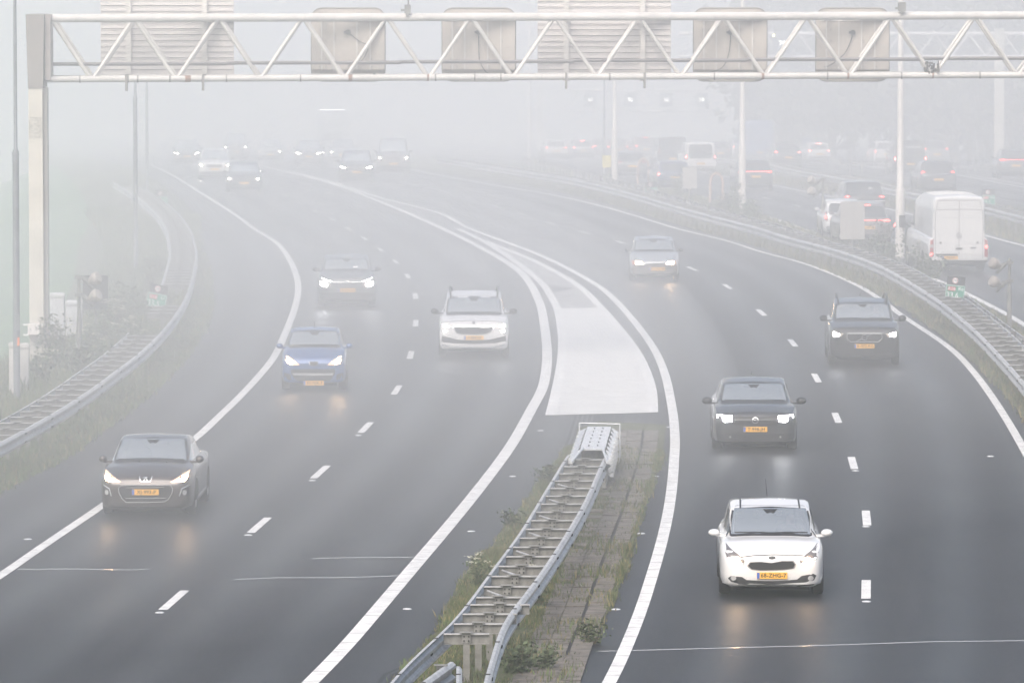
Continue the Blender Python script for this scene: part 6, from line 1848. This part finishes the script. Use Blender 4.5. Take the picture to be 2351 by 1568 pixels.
c.geo("rear_lettering", sw, "vanEssen", .24, .1, 1.62, 'b', .02)
away(2146, 382, 1.84, 1.7, P_grey, "grey car with one bright red lamp behind the black van", "suv", lights='h', z_l=1.1, yaw=.05)
away(2328, 410, 1.85, 1.6, P_dgrey, "dark estate car cut by the right picture edge, one red lamp showing", "estate_car", lights='bar', z_l=1.02, near=True, yaw=.02)

# ---------------------------------------------------------------- white delivery van
c = Car("delivery_van", "white high roofed delivery van seen from behind, nearest vehicle on the opposite road", "van", REAR, P_white, 2.06, 5.8, 2.64, 1.15, (.75, 1.35), (1.75, 2.45), (5.55, 2.60), (5.6, 2.5), 1.2, rw=.84, z0=.30, nose=.8, boxy=True, wr=.34, rax=4.5)
c.line([(0, .62), (0, 2.42)], .014, "door_gap", seam, 'b', .004, .006)
q = [(-.80, .52), (-.80, 2.0), (-.70, 2.44), (.70, 2.44), (.80, 2.0), (.80, .52)]
c.line(q, .012, "door_gap", seam, 'b', .004, .006)
c.line([(-.74, 2.13), (0, 2.14), (.74, 2.13)], .014, "door_gap", seam, 'b', .004, .006)
c.line([(-.73, 1.85), (0, 1.87), (.73, 1.85)], .010, "door_crease", P_silver, 'b', .004, .006)
c.line([(-.78, 1.02), (-.3, .98), (.3, .98), (.78, 1.02)], .010, "door_crease", P_silver, 'b', .004, .006)
for sx in (1, -1):
    c.patch([(sx * x, z) for x, z in ((.86, .55), (.86, 1.18), (.965, 1.18), (.975, .55))], "tail_light", tail_off, 'b', .012, .03)
    c.patch([(sx * x, z) for x, z in ((.87, .86), (.87, .98), (.965, .98), (.965, .86))], "reverse_lens", drip, 'b', .018, .01)
    z_ = .60 if sx == 1 else .84
    c.patch([(sx * x, z) for x, z in ((.88, z_), (.88, z_ + .09), (.96, z_ + .09), (.965, z_))], "lit_lamp", tail_on, 'b', .024, .005)
    c.patch([(sx * .62 + .04 * cos(t), 1.03 + .04 * sin(t)) for t in [2 * pi * i / 10 for i in range(10)]], "door_plug", blackp, 'b', .010, .01, grid=.04)
    c.patch([(sx * x, z) for x, z in ((.80, .36), (.80, .41), (.93, .41), (.93, .36))], "reflector", tail_off, 'b', .03, .01)
    for zz in (1.5, 2.1): c.patch([(sx * x, zz + z) for x, z in ((.82, -.05), (.82, .05), (.90, .05), (.90, -.05))], "hinge", P_silver, 'b', .02, .02)
c.line([(.085 * cos(t), 1.27 + .085 * sin(t)) for t in [2 * pi * i / 18 for i in range(18)]], .016, "badge_ring", P_grey, 'b', .016, .01, closed=True, grid=.03)
for k_ in range(3):
    t = pi / 2 + 2 * pi * k_ / 3; c.line([(0, 1.27), (.08 * cos(t), 1.27 + .08 * sin(t))], .014, "badge_spoke", P_grey, 'b', .016, .01, grid=.02)
c.patch([(-.12, .83), (-.1, .80), (.1, .80), (.12, .83), (.1, .86), (-.1, .86)], "handle", blackp, 'b', .014, .02)
c.line([(-.58, .86), (-.40, .86)], .03, "lettering", P_grey, 'b', .010, .004)
c.patch([(-.97, .44), (.97, .44), (.95, .30), (-.95, .30)], "rear_bumper", blackp, 'b', .05, .05)
c.patch([(.05, .66), (.78, .66), (.78, .61), (.05, .61)], "step_gap", seam, 'b', .06, .01)
c.plate(.53, "S-84-G", x=.30, rear=True)
for v in ('l', 'r'):
    c.line([(1.9, 2.05), (5.3, 2.12)], .014, "side_crease", P_silver, v, .004, .006); c.line([(1.6, 1.0), (5.4, .95)], .02, "side_crease", P_silver, v, .004, .006)
    c.line([(3.4, .5), (3.4, 2.1)], .012, "door_gap", seam, v, .004, .006); c.line([(1.75, .5), (1.75, 2.2)], .012, "door_gap", seam, v, .004, .006)
    c.patch([(1.0, 1.45), (1.68, 1.45), (1.68, 2.0), (1.5, 2.05)], "side_window", glass_rear, v, .004, .01, grid=.15)
for i in range(9):
    y_ = 2.2 + i * .36
    c.line([(-.7, y_), (.7, y_)], .05, "roof_rib", P_white, 't', .012, .01)
for sd in (-1, 1):
    mb = MB(); mb.box((sd * 1.22, .95, 1.55), (.18, .16, .42), 0); mb.box((sd * 1.07, 1.0, 1.45), (.16, .06, .05), 0); c.part(mb, "side_mirror", [gasket])
mb = MB(); mb.lathe([(.05, 2.8), (.08, 2.82), (.08, 4.9), (.05, 4.92)], (.3, 0, .24), 'y', 10); c.part(mb, "exhaust", [under], None, True)
mb = MB(); mb.box((0, 4.5, .3), (1.5, .12, .14), 0); c.part(mb, "rear_axle", [under])
c.place(2188, 624, .080, rear=True)
HAZE = 0.0011
FOG = 0.0045
BANK = 0.0033
SPRAY = 0.0062
# ---------------------------------------------------------------- the air
def volume_mat(name, density, color=(0.972, 0.986, 1.0), aniso=0.1):
    m = bpy.data.materials.new(name); m.use_nodes = True
    nt = m.node_tree
    for n in list(nt.nodes):
        if n.type != 'OUTPUT_MATERIAL': nt.nodes.remove(n)
    out = nt.nodes["Material Output"]
    v = nt.nodes.new("ShaderNodeVolumePrincipled")
    v.inputs["Color"].default_value = (*color, 1)
    v.inputs["Density"].default_value = density
    v.inputs["Anisotropy"].default_value = aniso
    nt.links.new(v.outputs[0], out.inputs["Volume"])
    return m
hz = MB(); hz.box((0, 570, -9.5), (1210, 1270, 55))
hz.build("haze", volume_mat("haze_air", HAZE), kind="stuff")

# the bank of thicker fog that begins a few metres behind the nearest cars and fills the road beyond
fb = MB()
fb.prism([(-595, 64), (-26, 70), (-9, 90), (4.4, 109.3), (14, 124), (40, 145), (595, 190), (595, 1195), (-595, 1195)], -36.0, 17.5)
fb.build("fog", volume_mat("fog_air", FOG), kind="stuff")

fb = MB()
fb.prism([(-590, 64.5), (-26, 70.5), (-9, 90.5), (4.4, 109.8), (14, 124.5), (40, 145.5), (590, 190.5), (590, 218), (-590, 218)], -10.0, 17.2)
fb.build("fog", volume_mat("near_fog_air", BANK), kind="stuff")
# spray thrown up by the traffic, lying low over the left road
spm = volume_mat("spray_air", SPRAY)
for (x, y, rx, ry, rz) in ((-5.5, 148, 11.0, 52, 5.0),):
    sp = MB(); sp.lathe([(sin(pi * i / 20), -cos(pi * i / 20)) for i in range(21)], n=40)
    sp.v = [(v[0] * rx + x, v[1] * ry + y, v[2] * rz + gz(y) + .3) for v in sp.v]
    sp.build("spray", spm, None, True, kind="stuff")
